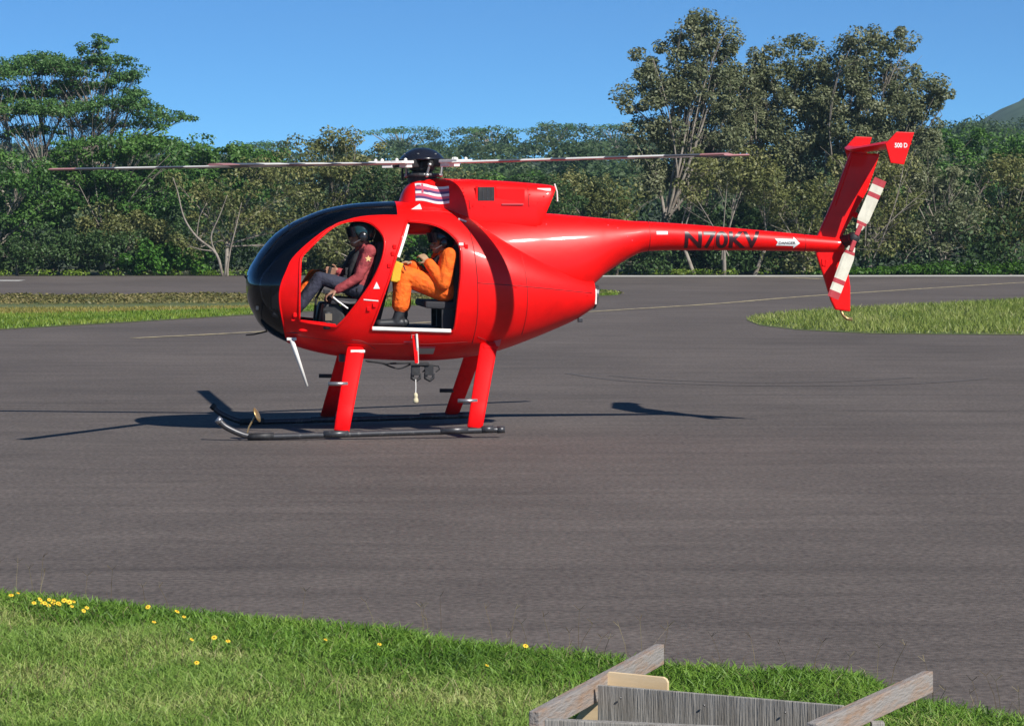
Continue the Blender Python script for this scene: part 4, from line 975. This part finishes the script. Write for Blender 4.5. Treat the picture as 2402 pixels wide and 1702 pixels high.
for x, y in ((.098, 9.99), (1.125, 9.86), (.375, 10.74), (1.405, 10.28)):
    q = MB().box((x - FO[0], y - FO[1], .14), (.05, .05, .272)).build('post', WOODG, fr_, bevel=.004); q.rotation_euler = (0, 0, 0)
for x, y in ((.43, 10.60), (.75, 10.44), (1.05, 10.29)):
    for z in (.31, .10): MB().ball((x - FO[0], y - FO[1] - .009, z), (.0045, .003, .0045), 8, 5).build('nail_head', DGREY, fr_)
# pale board leaning behind the panel
pb0 = (0.47, 10.80, 0)
bd = empty('pale_board', pb0); tag(bd, 'pale new board with a rounded corner leaning behind the grey panel', 'board')
prof = [(-.26, .0), (.165, .0), (.165, .345), (.158, .358), (.145, .365), (-.09, .372), (-.15, .30), (-.26, .12)]
pme = MB().prism(prof, -.009, .009).build('board', WOODP, bd, bevel=.003); pme.rotation_euler = (R(-3), 0, R(-22))

# ================================================================== YELLOW FLOWERS
FLY = mat('yellow_petal', (0.80, 0.55, 0.03), 0.6); FLC = mat('orange_flower_centre', (0.55, 0.22, 0.01), 0.7); FLS = mat('flower_stem', (0.06, 0.13, 0.02), 0.7)
pm = MB()
for k in range(9):
    a = 2 * math.pi * k / 9; c, s_ = math.cos(a), math.sin(a); q = (-s_, c)
    pts = [(.004, 0, 0), (.012, .0055, .002), (.021, .004, .001), (.024, 0, -.001), (.021, -.004, .001), (.012, -.0055, .002)]
    pm.add([(x * c + y * q[0], x * s_ + y * q[1], z) for x, y, z in pts], [tuple(range(6))])
pme = pm.mesh('petals'); pme.materials.append(FLY); cme2 = MB().ball((0, 0, .003), (.006, .006, .005), 8, 5).mesh('centre'); cme2.materials.append(FLC)
sme = MB().tube([(0, 0, -.11), (.003, 0, -.05), (0, 0, 0)], .0016, 5).mesh('stem'); sme.materials.append(FLS)
FL = [(-2.819, 15.05), (-2.78, 15.05), (-2.608, 14.78), (-2.574, 14.73), (-2.564, 14.81), (-2.528, 14.75), (-2.508, 14.78), (-2.491, 14.73), (-2.549, 14.71), (-2.485, 14.84), (-2.447, 14.78), (-2.427, 14.81), (-2.414, 14.67), (-2.302, 14.48), (-2.31, 14.42), (-1.974, 14.5), (-1.795, 14.33), (-1.747, 14.24), (-1.873, 13.99), (-1.612, 13.46), (-1.499, 13.46), (-1.416, 13.33), (-1.506, 12.77), (-0.937, 13.44), (-0.119, 12.7), (0.067, 13.17), (-0.661, 13.33), (-2.593, 14.76), (-2.54, 14.79), (-2.637, 14.75)]
FLAB = {0: 'left one of two yellow flowers at the left picture edge', 1: 'right one of two yellow flowers at the left picture edge', 13: 'upper of two close yellow flowers right of the big cluster', 14: 'lower of two close yellow flowers right of the big cluster', 15: 'lone yellow flower near the asphalt edge at left',
        16: 'left of a yellow flower pair near the asphalt edge', 17: 'right of a yellow flower pair near the asphalt edge', 18: 'lone yellow flower in the lawn below the flower pair', 19: 'left of three yellow flowers in a row in the lawn', 20: 'middle of three yellow flowers in a row in the lawn', 21: 'right of three yellow flowers in a row in the lawn',
        22: 'lowest yellow flower in the left lawn', 23: 'lone yellow flower in the middle of the verge', 24: 'lone yellow flower in the lawn left of the wooden frame', 25: 'yellow flower at the grass edge nearest the wooden frame', 26: 'lone yellow flower just right of the middle of the verge'}
for i, (x, y) in enumerate(FL):
    f = tag(empty('yellow_flower', (x, y, .095 + rng.uniform(-.012, .012))), FLAB.get(i, 'small yellow flower in the thick cluster at the far left verge'), 'flower', 'yellow flowers in the verge')
    s_ = rng.uniform(.42, .75); f.scale = (s_, s_, 1); f.rotation_euler = (rng.uniform(.3, .9), rng.uniform(-.3, .3), rng.uniform(0, 1))
    link('petals', pme, FLY, f); link('centre', cme2, FLC, f); st_ = link('stem', sme, FLS, f); st_.rotation_euler = (-f.rotation_euler[0], 0, 0)

# ================================================================== TREES
L_ALB = leaf_mat('albizia_leaf', [(0.040, 0.097, 0.031), (0.071, 0.160, 0.047), (0.116, 0.233, 0.061), (0.160, 0.286, 0.090)], 0.5)
L_GRN = leaf_mat('green_leaf', [(0.032, 0.091, 0.022), (0.063, 0.153, 0.032), (0.109, 0.225, 0.045), (0.162, 0.289, 0.072)], 0.45)
L_OLV = leaf_mat('olive_leaf', [(0.083, 0.101, 0.037), (0.146, 0.169, 0.056), (0.226, 0.237, 0.081), (0.330, 0.316, 0.131)], 0.5)
L_GUM = leaf_mat('gum_leaf', [(0.086, 0.108, 0.050), (0.149, 0.176, 0.085), (0.221, 0.240, 0.125), (0.315, 0.323, 0.190)], 0.5)
L_BRT = leaf_mat('bright_leaf', [(0.034, 0.103, 0.014), (0.069, 0.184, 0.023), (0.115, 0.253, 0.034)], 0.8)
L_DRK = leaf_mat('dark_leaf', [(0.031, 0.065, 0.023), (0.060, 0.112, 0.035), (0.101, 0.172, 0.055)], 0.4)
L_FAR = leaf_mat('far_leaf', [(0.03, 0.062, 0.024), (0.058, 0.105, 0.04), (0.09, 0.145, 0.055), (0.13, 0.165, 0.08)], 0.06)
L_VINE = leaf_mat('vine_leaf', [(0.035, 0.10, 0.01), (0.06, 0.15, 0.014), (0.09, 0.20, 0.02)], 1.0)

NL = 0
def limb(mb, a, b, r0, r1, sag=0.0, seg=5, n=4, wob=0.12):
    a, b = Vector(a), Vector(b); L = (b - a).length; P = []
    off = Vector(rng.normal(0, wob * L * .5, 3)); off.z = abs(off.z) * .3 + sag * L
    for i in range(n + 1):
        t = i / n; P.append(a.lerp(b, t) + off * (4 * t * (1 - t)) * .5)
    mb.tube(P, [r0 + (r1 - r0) * (i / n) for i in range(n + 1)], seg, cap=False)
    return P
def tree(label, x, y, lobes, leaf, bark=BARK, fork=None, tr=.16, clump=.55, flat=.8, per=130, lsize=.17, dens=1.0, aspect=.5, lean=0.0, group=None, name='tree', cat='tree', trunks=1, shell=.5, ydep=.8, bare=0):
    """lobes: (x, z, rx, rz) masses of foliage at the tree's own depth"""
    root = tag(empty(name, (x, y, 0)), label, cat, group)
    mb = MB(); C = []; Rd = []
    ztop = max(z + rz for _, z, _, rz in lobes)
    fork = fork or ztop * .3
    fx = 0
    for tk in range(trunks):
        bx = (tk - (trunks - 1) / 2) * 1.2
        fp = Vector((bx * 1.5 + lean, rng.uniform(-.4, .4), fork * rng.uniform(.8, 1.15)))
        P = limb(mb, (bx, 0, -.1), fp, tr, tr * .72, 0, 8, 5, .10)
        for li, (lx, lz, rx, rz) in enumerate(lobes):
            if li % trunks != tk: continue
            ry = rx * ydep; ly = rng.uniform(-.5, .5) * ry
            lc = Vector((lx - x, ly, lz)); lb = lc - Vector((0, 0, rz * .55))
            Pl = limb(mb, fp - Vector((0, 0, rng.uniform(0, fork * .35))), lb, tr * .42, tr * .12, .05, 6, 6, .14)
            vol = rx * ry * rz; n = max(5, int(dens * 3.5 * vol ** .8 / (clump ** 3 * flat) * .32))
            d = rng.normal(size=(n, 3)); d /= np.linalg.norm(d, axis=1)[:, None]; r = rng.random(n) ** .42
            cc = np.array(lc) + d * r[:, None] * np.array([rx, ry, rz])
            cc[:, 2] = np.maximum(cc[:, 2], .35)
            for c in cc:
                k = rng.integers(2, 7); limb(mb, Pl[k], tuple(c), tr * .08, .007, .03, 4, 3, .16)
            C.append(cc); s_ = rng.uniform(.6, 1.35, n)[:, None]; Rd.append(s_ * np.array([clump, clump, clump * flat]))
    for k in range(bare):
        lx, lz, rx, rz = lobes[k % len(lobes)]
        e = Vector((lx - x + rng.uniform(-1, 1) * rx * 1.05, -abs(rng.uniform(.5, 1)) * rx * .9, lz + rng.uniform(-.6, .5) * rz))
        Pq = limb(mb, Vector((rng.uniform(-.3, .3), -.3, fork * rng.uniform(.3, 1))), e, tr * .30, .012, .04, 5, 6, .2)
        for j in range(3): limb(mb, Pq[3 + j], e + Vector(rng.normal(0, .5, 3)) - Vector((0, 0, .3)), tr * .09, .007, .02, 4, 3)
    global NL; C = np.concatenate(C); NL += len(C) * per; Rd = np.concatenate(Rd)
    V, F = leaf_cloud(C, Rd, per, lsize, .35, aspect=aspect, shell=shell)
    V[:, 2] = np.maximum(V[:, 2], .02)
    link('trunk', mb.mesh('trunk', merge=False), bark, root, smooth=True)
    link('crown', np_mesh('crown', V, F), leaf, root)
    return root
# --- umbrella-crowned tree at far left, in thin flat tiers
tree('tall spreading umbrella tree in flat tiers against the sky at far left', -19.3, 112, [
    (-22.4, 8.38, 2.05, 0.48), (-20.3, 8.73, 2.16, 0.48), (-18.2, 8.64, 1.73, 0.46), (-17.4, 9.54, 0.86, 0.40), (-16.9, 8.91, 1.08, 0.34), (-16.1, 8.38, 0.92, 0.32), (-21.5, 7.57, 1.94, 0.40), (-18.9, 7.75, 2.16, 0.40), (-16.8, 8.02, 0.97, 0.29),
    (-22.6, 6.68, 1.73, 0.40), (-20.6, 6.95, 1.94, 0.37), (-18.3, 6.86, 1.94, 0.34), (-16.2, 7.13, 1.51, 0.34), (-14.9, 6.73, 1.19, 0.30), (-15.8, 7.53, 0.92, 0.28), (-13.9, 6.50, 0.81, 0.23), (-17.3, 6.24, 1.40, 0.25), (-15.2, 6.24, 0.97, 0.23), (-20.0, 5.97, 1.30, 0.29), (-22.5, 5.70, 1.30, 0.29)],
    L_ALB, BARK, fork=3.2, tr=.20, clump=.38, flat=.42, per=80, lsize=.125, dens=.95, trunks=3, lean=.4, shell=.3)
# --- green layered trees below it
tree('layered green tree at the left edge under the umbrella tree', -21.0, 109, [(-21.5, 4.6, 1.6, .7), (-19.9, 3.9, 1.6, .7), (-22, 3.0, 1.6, .8), (-20.2, 2.3, 1.7, .9), (-18.6, 3.0, 1.3, .6)], L_GRN, tr=.13, clump=.5, flat=.55, per=110, lsize=.17)
tree('green layered tree with pale limbs beneath the left rotor tip', -16.8, 110, [(-17.3, 5.0, 1.7, .6), (-15.2, 5.2, 1.6, .6), (-18.2, 4.0, 1.5, .6), (-15.8, 4.1, 1.8, .7), (-14.2, 4.2, 1.3, .6), (-16.5, 3.0, 1.9, .7), (-14.6, 2.9, 1.4, .6)], L_GRN, tr=.13, clump=.48, flat=.5, per=110, lsize=.165, bare=4)
tree('broad green crown rising behind the left rotor blade', -14.2, 122, [(-16.6, 5.10, 2.0, .7), (-14.0, 5.20, 2.0, .7), (-11.6, 4.80, 1.8, .7), (-15.4, 4.00, 2.2, .8), (-12.4, 3.80, 2.2, .8), (-14, 2.80, 2.4, .9)], L_GRN, tr=.15, clump=.55, flat=.5, per=110, lsize=.19)
tree('dark scrub thicket at the left edge of the runway', -19.8, 107, [(-21, 1.3, 1.6, 1.0), (-18.9, 1.2, 1.6, .95), (-17.3, 1.1, 1.2, .9), (-15.8, 1.2, 1.1, .8)], L_DRK, BARKD, tr=.07, clump=.42, flat=.8, per=100, lsize=.14, name='bush', cat='bush')
tree('brown green scrub left of the bright green bush', -15.9, 108.2, [(-16.6, 2.0, 1.2, .8), (-15.2, 1.9, 1.2, .8), (-14.2, 1.3, .9, .9)], L_OLV, BARKD, tr=.07, clump=.4, flat=.8, per=110, lsize=.14, name='bush', cat='bush')
tree('bright green leafy bush at the runway edge left of the nose', -13.9, 107.0, [(-14.5, .75, .85, .6), (-13.5, .85, .85, .65), (-12.7, .6, .6, .5), (-15.2, .55, .6, .45)], L_BRT, BARKD, tr=.05, clump=.34, flat=.8, per=130, lsize=.16, name='bush', cat='bush', aspect=.65)
# --- olive tree with bare forking limbs left of the nose
vt = tree('olive tree with pale bare forked limbs left of the nose', -11.4, 106.6, [(-13.0, 3.7, .7, .8), (-12.3, 3.0, 1.0, .9), (-10.2, 3.9, 1.2, .8), (-9.0, 3.6, 1.1, .8), (-10.9, 2.6, 1.3, .9), (-9.5, 2.2, 1.2, .9), (-12.6, 1.5, 1.0, .8), (-8.6, 1.6, .9, .9)], L_OLV, BARK, fork=1.3, tr=.10, clump=.42, flat=.8, per=85, lsize=.14, dens=.8)
mb = MB()
for pts, r0 in (([(0, -1.3, 0), (-.25, -1.35, .9), (-1.0, -1.4, 1.55), (-1.5, -1.4, 2.3), (-1.75, -1.4, 3.3), (-1.95, -1.4, 3.9)], .085), ([(-.1, -1.3, .6), (-.45, -1.35, 1.5), (-.1, -1.4, 2.4), (.2, -1.4, 3.2)], .06), ([(.15, -1.3, 0), (.3, -1.3, 1.0), (.55, -1.35, 2.0), (.75, -1.3, 2.9)], .06), ([(-.3, -1.35, 1.0), (-.8, -1.4, 1.05), (-1.3, -1.45, 1.2)], .045), ([(-1.0, -1.4, 1.55), (-.9, -1.4, 2.3), (-.6, -1.4, 2.9)], .035)):
    P = [tuple(p) for p in catmull(pts, 4)]; mb.tube(P, [r0 * .75 * (1 - .75 * i / (len(P) - 1)) for i in range(len(P))], 6)
link('bare_limbs', mb.mesh('bare_limbs', merge=False), BARK, vt, smooth=True)
# --- run of scrub and small trees behind the helicopter
tree('tall olive tree with a ragged top above the nose', -7.6, 111, [(-8.6, 5.00, .9, .8), (-7.4, 5.50, 1.0, .8), (-6.4, 4.90, 1.0, .8), (-8.9, 3.90, 1.1, .8), (-7.3, 4.00, 1.4, .9), (-5.9, 3.80, 1.1, .8), (-8, 2.60, 1.5, .9), (-6.3, 2.40, 1.4, .9)], L_OLV, tr=.13, clump=.45, flat=.85, per=105, lsize=.15, bare=3)
tree('dark tree between the nose and the rotor mast', -5.0, 109, [(-5.2, 3.60, 1.2, .8), (-4.0, 3.90, 1.1, .8), (-5.6, 2.50, 1.2, .9), (-4.2, 2.60, 1.3, .9), (-5, 1.20, 1.5, .9)], L_DRK, tr=.11, clump=.45, flat=.8, per=105, lsize=.15)
tree('olive tree seen through the front doorway', -6.6, 107.4, [(-7.4, 1.6, 1.1, .9), (-6.0, 1.8, 1.2, .9), (-7.0, .8, 1.3, .7), (-5.3, .9, 1.0, .7)], L_OLV, tr=.08, clump=.42, flat=.85, per=110, lsize=.15, bare=2, name='bush', cat='bush')
tree('light olive tree just left of the rotor mast', -3.6, 113, [(-4.4, 4.20, .9, .6), (-3.2, 3.90, 1.1, .7), (-2.1, 3.40, 1.1, .7), (-3.8, 3.10, 1.2, .8), (-2.4, 2.30, 1.4, .9)], L_OLV, tr=.12, clump=.45, flat=.8, per=105, lsize=.155, bare=2)
tree('bright green leafy shrub seen through the rear doorway', -3.2, 107.2, [(-3.8, 1.7, .9, .8), (-2.8, 2.0, .9, .8), (-2.2, 1.2, .9, .8), (-3.6, .8, 1.0, .7)], L_BRT, tr=.07, clump=.4, flat=.8, per=110, lsize=.18, aspect=.65, name='bush', cat='bush')
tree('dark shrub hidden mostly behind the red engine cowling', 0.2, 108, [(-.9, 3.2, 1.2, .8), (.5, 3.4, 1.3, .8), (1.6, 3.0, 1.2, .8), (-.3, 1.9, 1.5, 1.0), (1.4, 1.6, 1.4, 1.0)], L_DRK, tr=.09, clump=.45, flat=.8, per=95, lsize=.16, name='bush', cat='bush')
tree('green tree behind the engine cowling and right rotor blade', 1.0, 114, [(-.6, 3.50, 1.3, .7), (1.0, 3.60, 1.4, .7), (2.6, 3.40, 1.2, .7), (.2, 2.40, 1.6, .9), (2.2, 2.30, 1.4, .9)], L_GRN, tr=.12, clump=.5, flat=.7, per=105, lsize=.17)
tree('olive scrub above the tail boom left of the tall gum trees', 3.6, 109.5, [(2.6, 3.4, 1.0, .8), (3.9, 3.2, 1.0, .8), (4.8, 2.8, .9, .8), (3.2, 2.3, 1.2, .8), (4.4, 1.8, 1.1, .8)], L_OLV, tr=.09, clump=.42, flat=.85, per=105, lsize=.145, bare=3)
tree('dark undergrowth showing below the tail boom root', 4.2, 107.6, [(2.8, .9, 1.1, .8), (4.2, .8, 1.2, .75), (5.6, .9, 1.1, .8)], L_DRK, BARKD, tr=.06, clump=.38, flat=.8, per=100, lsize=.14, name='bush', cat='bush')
# --- the tall gum group at right
tree('tallest gum tree, left of the group above the tail boom', 7.2, 111, [(7.90, 10.4, .6, .75), (5.45, 8.7, .7, .7), (8.85, 9.8, .6, .7), (7.45, 10.0, .75, .8), (8.35, 9.4, .9, .8), (6.85, 9.3, .8, .7), (7.75, 8.6, 1.5, .9), (5.75, 8.0, .9, .8), (9.05, 8.1, 1.0, .8), (5.05, 7.3, .8, .7), (6.65, 7.4, 1.4, .9), (8.35, 7.0, 1.4, .9), (5.35, 6.0, .9, .7), (6.85, 6.0, 1.4, .9), (8.65, 5.6, 1.3, .9), (5.75, 4.8, .9, .7), (7.35, 4.6, 1.4, .9), (8.75, 4.2, 1.2, .8), (6.05, 3.7, 1.0, .7)],
     L_GUM, BARK, fork=3.0, tr=.17, clump=.42, flat=.85, per=140, lsize=.15, dens=1.2, trunks=2, bare=4)
tree('middle gum tree with a pointed top behind the tail boom', 10.6, 113, [(9.7, 8.1, 1.1, .9), (9.7, 6.8, 1.3, .9), (10.3, 8.9, .7, .6), (13.0, 7.8, .9, .8), (12.9, 6.5, 1.0, .8), (12.25, 9.7, .6, .65), (11.35, 9.3, .7, .7), (10.45, 8.4, .9, .7), (12.05, 8.5, .9, .8), (10.05, 7.4, 1.0, .8), (11.25, 7.3, 1.4, .9), (12.65, 7.2, 1.1, .9), (10.35, 6.1, 1.4, .9), (12.05, 5.9, 1.5, .9), (11.15, 4.7, 1.6, .9), (10.05, 3.7, 1.3, .8), (12.05, 3.6, 1.3, .8)],
     L_GUM, BARK, fork=2.6, tr=.15, clump=.42, flat=.85, per=140, lsize=.15, dens=1.2, trunks=2, bare=4)
tree('right gum tree of the group above the tail fin', 14.0, 112, [(14.55, 9.7, 1.0, .75), (15.85, 9.5, .9, .75), (17.35, 7.9, .8, .7), (18.05, 7.0, .7, .7), (13.35, 8.6, 1.0, .8), (14.75, 8.4, 1.5, .9), (16.25, 8.1, .9, .8), (13.65, 7.2, 1.4, .9), (15.45, 7.0, 1.6, .9), (16.95, 6.8, .9, .9), (14.35, 5.8, 1.6, .9), (16.35, 5.6, 1.4, .9), (17.55, 5.6, .8, .9), (14.05, 4.6, 1.4, .8), (15.65, 4.3, 1.5, .8)],
     L_GUM, BARK, fork=2.6, tr=.16, clump=.42, flat=.85, per=140, lsize=.15, dens=1.2, trunks=2, bare=4)
tree('bare limbed gum sapling below the right rotor tip', 8.6, 108.2, [(7.3, 3.6, 1.0, .7), (8.9, 3.9, 1.0, .7), (10.2, 3.5, 1.0, .8), (8.0, 4.6, .9, .6), (9.8, 4.8, .9, .6)], L_OLV, BARK, fork=1.5, tr=.09, clump=.40, flat=.85, per=100, lsize=.15, dens=1.0, bare=2, trunks=3)
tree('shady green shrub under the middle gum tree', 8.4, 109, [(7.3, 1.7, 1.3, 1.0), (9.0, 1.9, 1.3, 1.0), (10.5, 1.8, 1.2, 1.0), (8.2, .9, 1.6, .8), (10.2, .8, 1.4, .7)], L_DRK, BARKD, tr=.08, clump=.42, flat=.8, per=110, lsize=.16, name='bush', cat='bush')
tree('olive thicket just left of the tail fin', 11.8, 108.2, [(11.3, 2.9, 1.1, .8), (12.4, 3.4, 1.0, .8), (11.9, 1.8, 1.2, .9), (12.8, 1.3, 1.1, .9), (11.3, .8, 1.0, .7)], L_OLV, BARK, tr=.08, clump=.4, flat=.85, per=100, lsize=.14, bare=5, name='bush', cat='bush')
tree('olive tree between the tail fin and its end plate', 14.6, 109, [(14.0, 4.5, 1.2, .8), (15.4, 4.4, 1.2, .8), (14.1, 3.2, 1.3, .9), (15.6, 3.0, 1.4, .9), (14.8, 1.8, 1.5, .9)], L_OLV, BARK, tr=.1, clump=.42, flat=.85, per=100, lsize=.145, bare=6)
tree('grey green tree right of the tail end plate', 17.6, 110, [(16.9, 4.6, 1.1, .8), (18.1, 3.9, 1.1, .8), (17.0, 3.2, 1.2, .9), (18.4, 2.6, 1.1, .9), (17.4, 1.8, 1.4, .9)], L_GUM, BARK, tr=.1, clump=.42, flat=.85, per=100, lsize=.145, bare=5)
tree('dry twiggy thicket right of the tail rotor', 16.2, 110.0, [(15.2, 1.6, 1.0, .8), (16.6, 1.7, 1.0, .9), (17.9, 1.6, 1.0, .8)], L_OLV, BARK, tr=.06, clump=.4, flat=.85, per=75, lsize=.13, bare=10, name='bush', cat='bush', dens=.8)
tree('olive tree at the right edge of the picture', 20.6, 110.5, [(20.0, 4.2, 1.0, .8), (21.2, 4.0, 1.1, .8), (20.1, 2.9, 1.2, .9), (21.4, 2.7, 1.2, .9), (20.4, 1.6, 1.4, .9), (22.2, 1.6, 1.2, .9)], L_OLV, BARK, tr=.1, clump=.42, flat=.85, per=100, lsize=.145, bare=6)
tree('dark green tree behind the right edge thicket', 20.2, 124, [(18.2, 5.4, 1.6, .9), (20.4, 5.6, 1.7, .9), (22.8, 5.4, 1.6, .9), (19.2, 4.1, 1.9, 1.0), (21.8, 4.0, 1.9, 1.0)], L_GRN, BARKD, tr=.13, clump=.55, flat=.6, per=105, lsize=.19)
# low vine hedge at right
vb = tag(empty('vine_hedge', (18.6, 109.0, 0)), 'low bright green vine hedge along the far runway edge at right', 'hedge')
n = 130; hx = rng.uniform(12.2, 25, n); hh = np.interp(hx, [12, 15, 18, 25], [.22, .35, .55, .75]) * rng.uniform(.6, 1.1, n)
V, F = leaf_cloud(np.column_stack([hx - 18.6, np.interp(hx, [12, 25], [-.5, .2]) + rng.normal(0, .35, n), hh * .5]), np.column_stack([np.full(n, .4), np.full(n, .4), hh * .55]), 110, .14, .3)
V[:, 2] = np.maximum(V[:, 2], .01); link('foliage', np_mesh('foliage', V, F), L_VINE, vb)
n = 100; hx = rng.uniform(-22, 12, n); V, F = leaf_cloud(np.column_stack([hx, np.interp(hx, [-22, -10, 5, 12], [106.2, 106.9, 108.1, 108.3]), np.full(n, .12)]), np.column_stack([np.full(n, .4), np.full(n, .25), np.full(n, .14)]), 45, .11, .3)
V[:, 2] = np.maximum(V[:, 2], .01); tag(link('edge_weeds', np_mesh('edge_weeds', V, F), G_STR), 'fringe of low weeds along the far runway edge', 'weeds', kind='stuff')
wt_ = leaf_cloud(np.column_stack([rng.uniform(2.0, 3.1, 9), rng.uniform(79.2, 80.2, 9), np.full(9, .06)]), np.tile([.25, .25, .07], (9, 1)), 60, .11, .3)
tag(link('weed_patch', np_mesh('weed_patch', *wt_), G_ISL), 'small weed patch on the asphalt behind the red tail cone', 'weeds')

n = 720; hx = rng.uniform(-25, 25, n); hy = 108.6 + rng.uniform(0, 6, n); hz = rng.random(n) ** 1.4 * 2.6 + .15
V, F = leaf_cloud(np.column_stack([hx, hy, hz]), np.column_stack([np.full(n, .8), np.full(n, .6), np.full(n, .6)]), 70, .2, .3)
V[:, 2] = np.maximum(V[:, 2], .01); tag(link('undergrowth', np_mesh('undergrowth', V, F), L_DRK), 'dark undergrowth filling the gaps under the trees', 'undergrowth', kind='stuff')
# --- distant wooded hillside: one mass of canopies
Cs, Rs = [], []
nF = 360
for i in range(nF):
    y = 135 + 300 * (i / nF) ** .9 + rng.uniform(-8, 8); x = rng.uniform(-.235, .235) * y
    z = float(hill_z(np.array([x]), np.array([y]))[0]); h = rng.uniform(3.0, 5.5) if y > 170 else rng.uniform(2.5, 4.5); r = rng.uniform(1.8, 3.6)
    k = 9; a = rng.uniform(0, 6.28, k); q = r * np.sqrt(rng.random(k))
    Cs.append(np.column_stack([x + q * np.cos(a), y + q * np.sin(a), z + h - .5 * (q / r) ** 2 * h * .5 + rng.uniform(-.5, .3, k)])); Rs.append(np.column_stack([rng.uniform(.8, 1.5, k), rng.uniform(.8, 1.5, k), rng.uniform(.35, .8, k)]))
    k = 5; Cs.append(np.column_stack([x + rng.normal(0, r * .6, k), y + rng.normal(0, r * .6, k), z + h * rng.uniform(.1, .6, k)])); Rs.append(np.tile([1.3, 1.3, 1.0], (k, 1)))
V, F = leaf_cloud(np.concatenate(Cs), np.concatenate(Rs), 42, .42, .5)
tag(link('distant_forest', np_mesh('distant_forest', V, F), L_FAR), 'dark green forest covering the low hills behind the trees', 'forest', kind='stuff')
# umbrella trees standing out on the ridge
for (x, y, zt, wd, lab) in ((-44.5, 330, 12.6, 3.0, 'small flat topped tree on the skyline beside the umbrella tree'), (-36, 400, 14.0, 5.0, 'flat topped ridge tree left of the ragged olive tree'), (-17.5, 425, 17.0, 7.0, 'wide flat topped ridge tree left of the rotor mast'),
                            (-3.0, 425, 17.1, 6.5, 'pale flat crowned ridge tree above the rotor hub'), (6.5, 425, 17.7, 4.5, 'pale domed ridge tree right of the rotor hub'), (16.5, 425, 17.6, 8.0, 'wide dark ridge tree nearest the tall gum group')):
    zb = float(hill_z(np.array([x]), np.array([y]))[0]) - .5
    root = tag(empty('ridge_tree', (x, y, zb)), lab, 'tree'); mb = MB(); H = zt - zb
    limb(mb, (0, 0, 0), (0, 0, H * .45), .3, .22, 0, 6, 3, .05); n = 16; a = rng.uniform(0, 6.28, n); q = np.sqrt(rng.random(n)) * wd * .9
    cc = np.column_stack([q * np.cos(a), q * np.sin(a), H - .9 * (q / wd) ** 2 - rng.uniform(0, .5, n)])
    for c in cc: limb(mb, (0, 0, H * .42), tuple(c), .16, .04, .04, 4, 4, .08)
    link('trunk', mb.mesh('trunk', merge=False), BARK, root, smooth=True)
    V, F = leaf_cloud(cc, np.tile([wd * .24, wd * .24, .38], (n, 1)), 70, .34, .5); link('crown', np_mesh('crown', V, F), L_ALB, root)



# ================================================================== HAZE
hz = MB().box((0, 595, 50), (1700, 1410, 102)).build('haze', [], None); hz.data.materials.clear()
hm_ = bpy.data.materials.new('air_haze'); hm_.use_nodes = True; hn = hm_.node_tree; hn.nodes.clear()
ho_ = hn.nodes.new('ShaderNodeOutputMaterial'); hv = hn.nodes.new('ShaderNodeVolumePrincipled'); hv.inputs['Color'].default_value = (0.50, 0.76, 1.0, 1); hv.inputs['Density'].default_value = 0.00022; hv.inputs['Anisotropy'].default_value = 0.1
hn.links.new(hv.outputs[0], ho_.inputs['Volume']); hz.data.materials.append(hm_); tag(hz, 'thin bluish air haze over the whole scene', 'haze', kind='stuff')
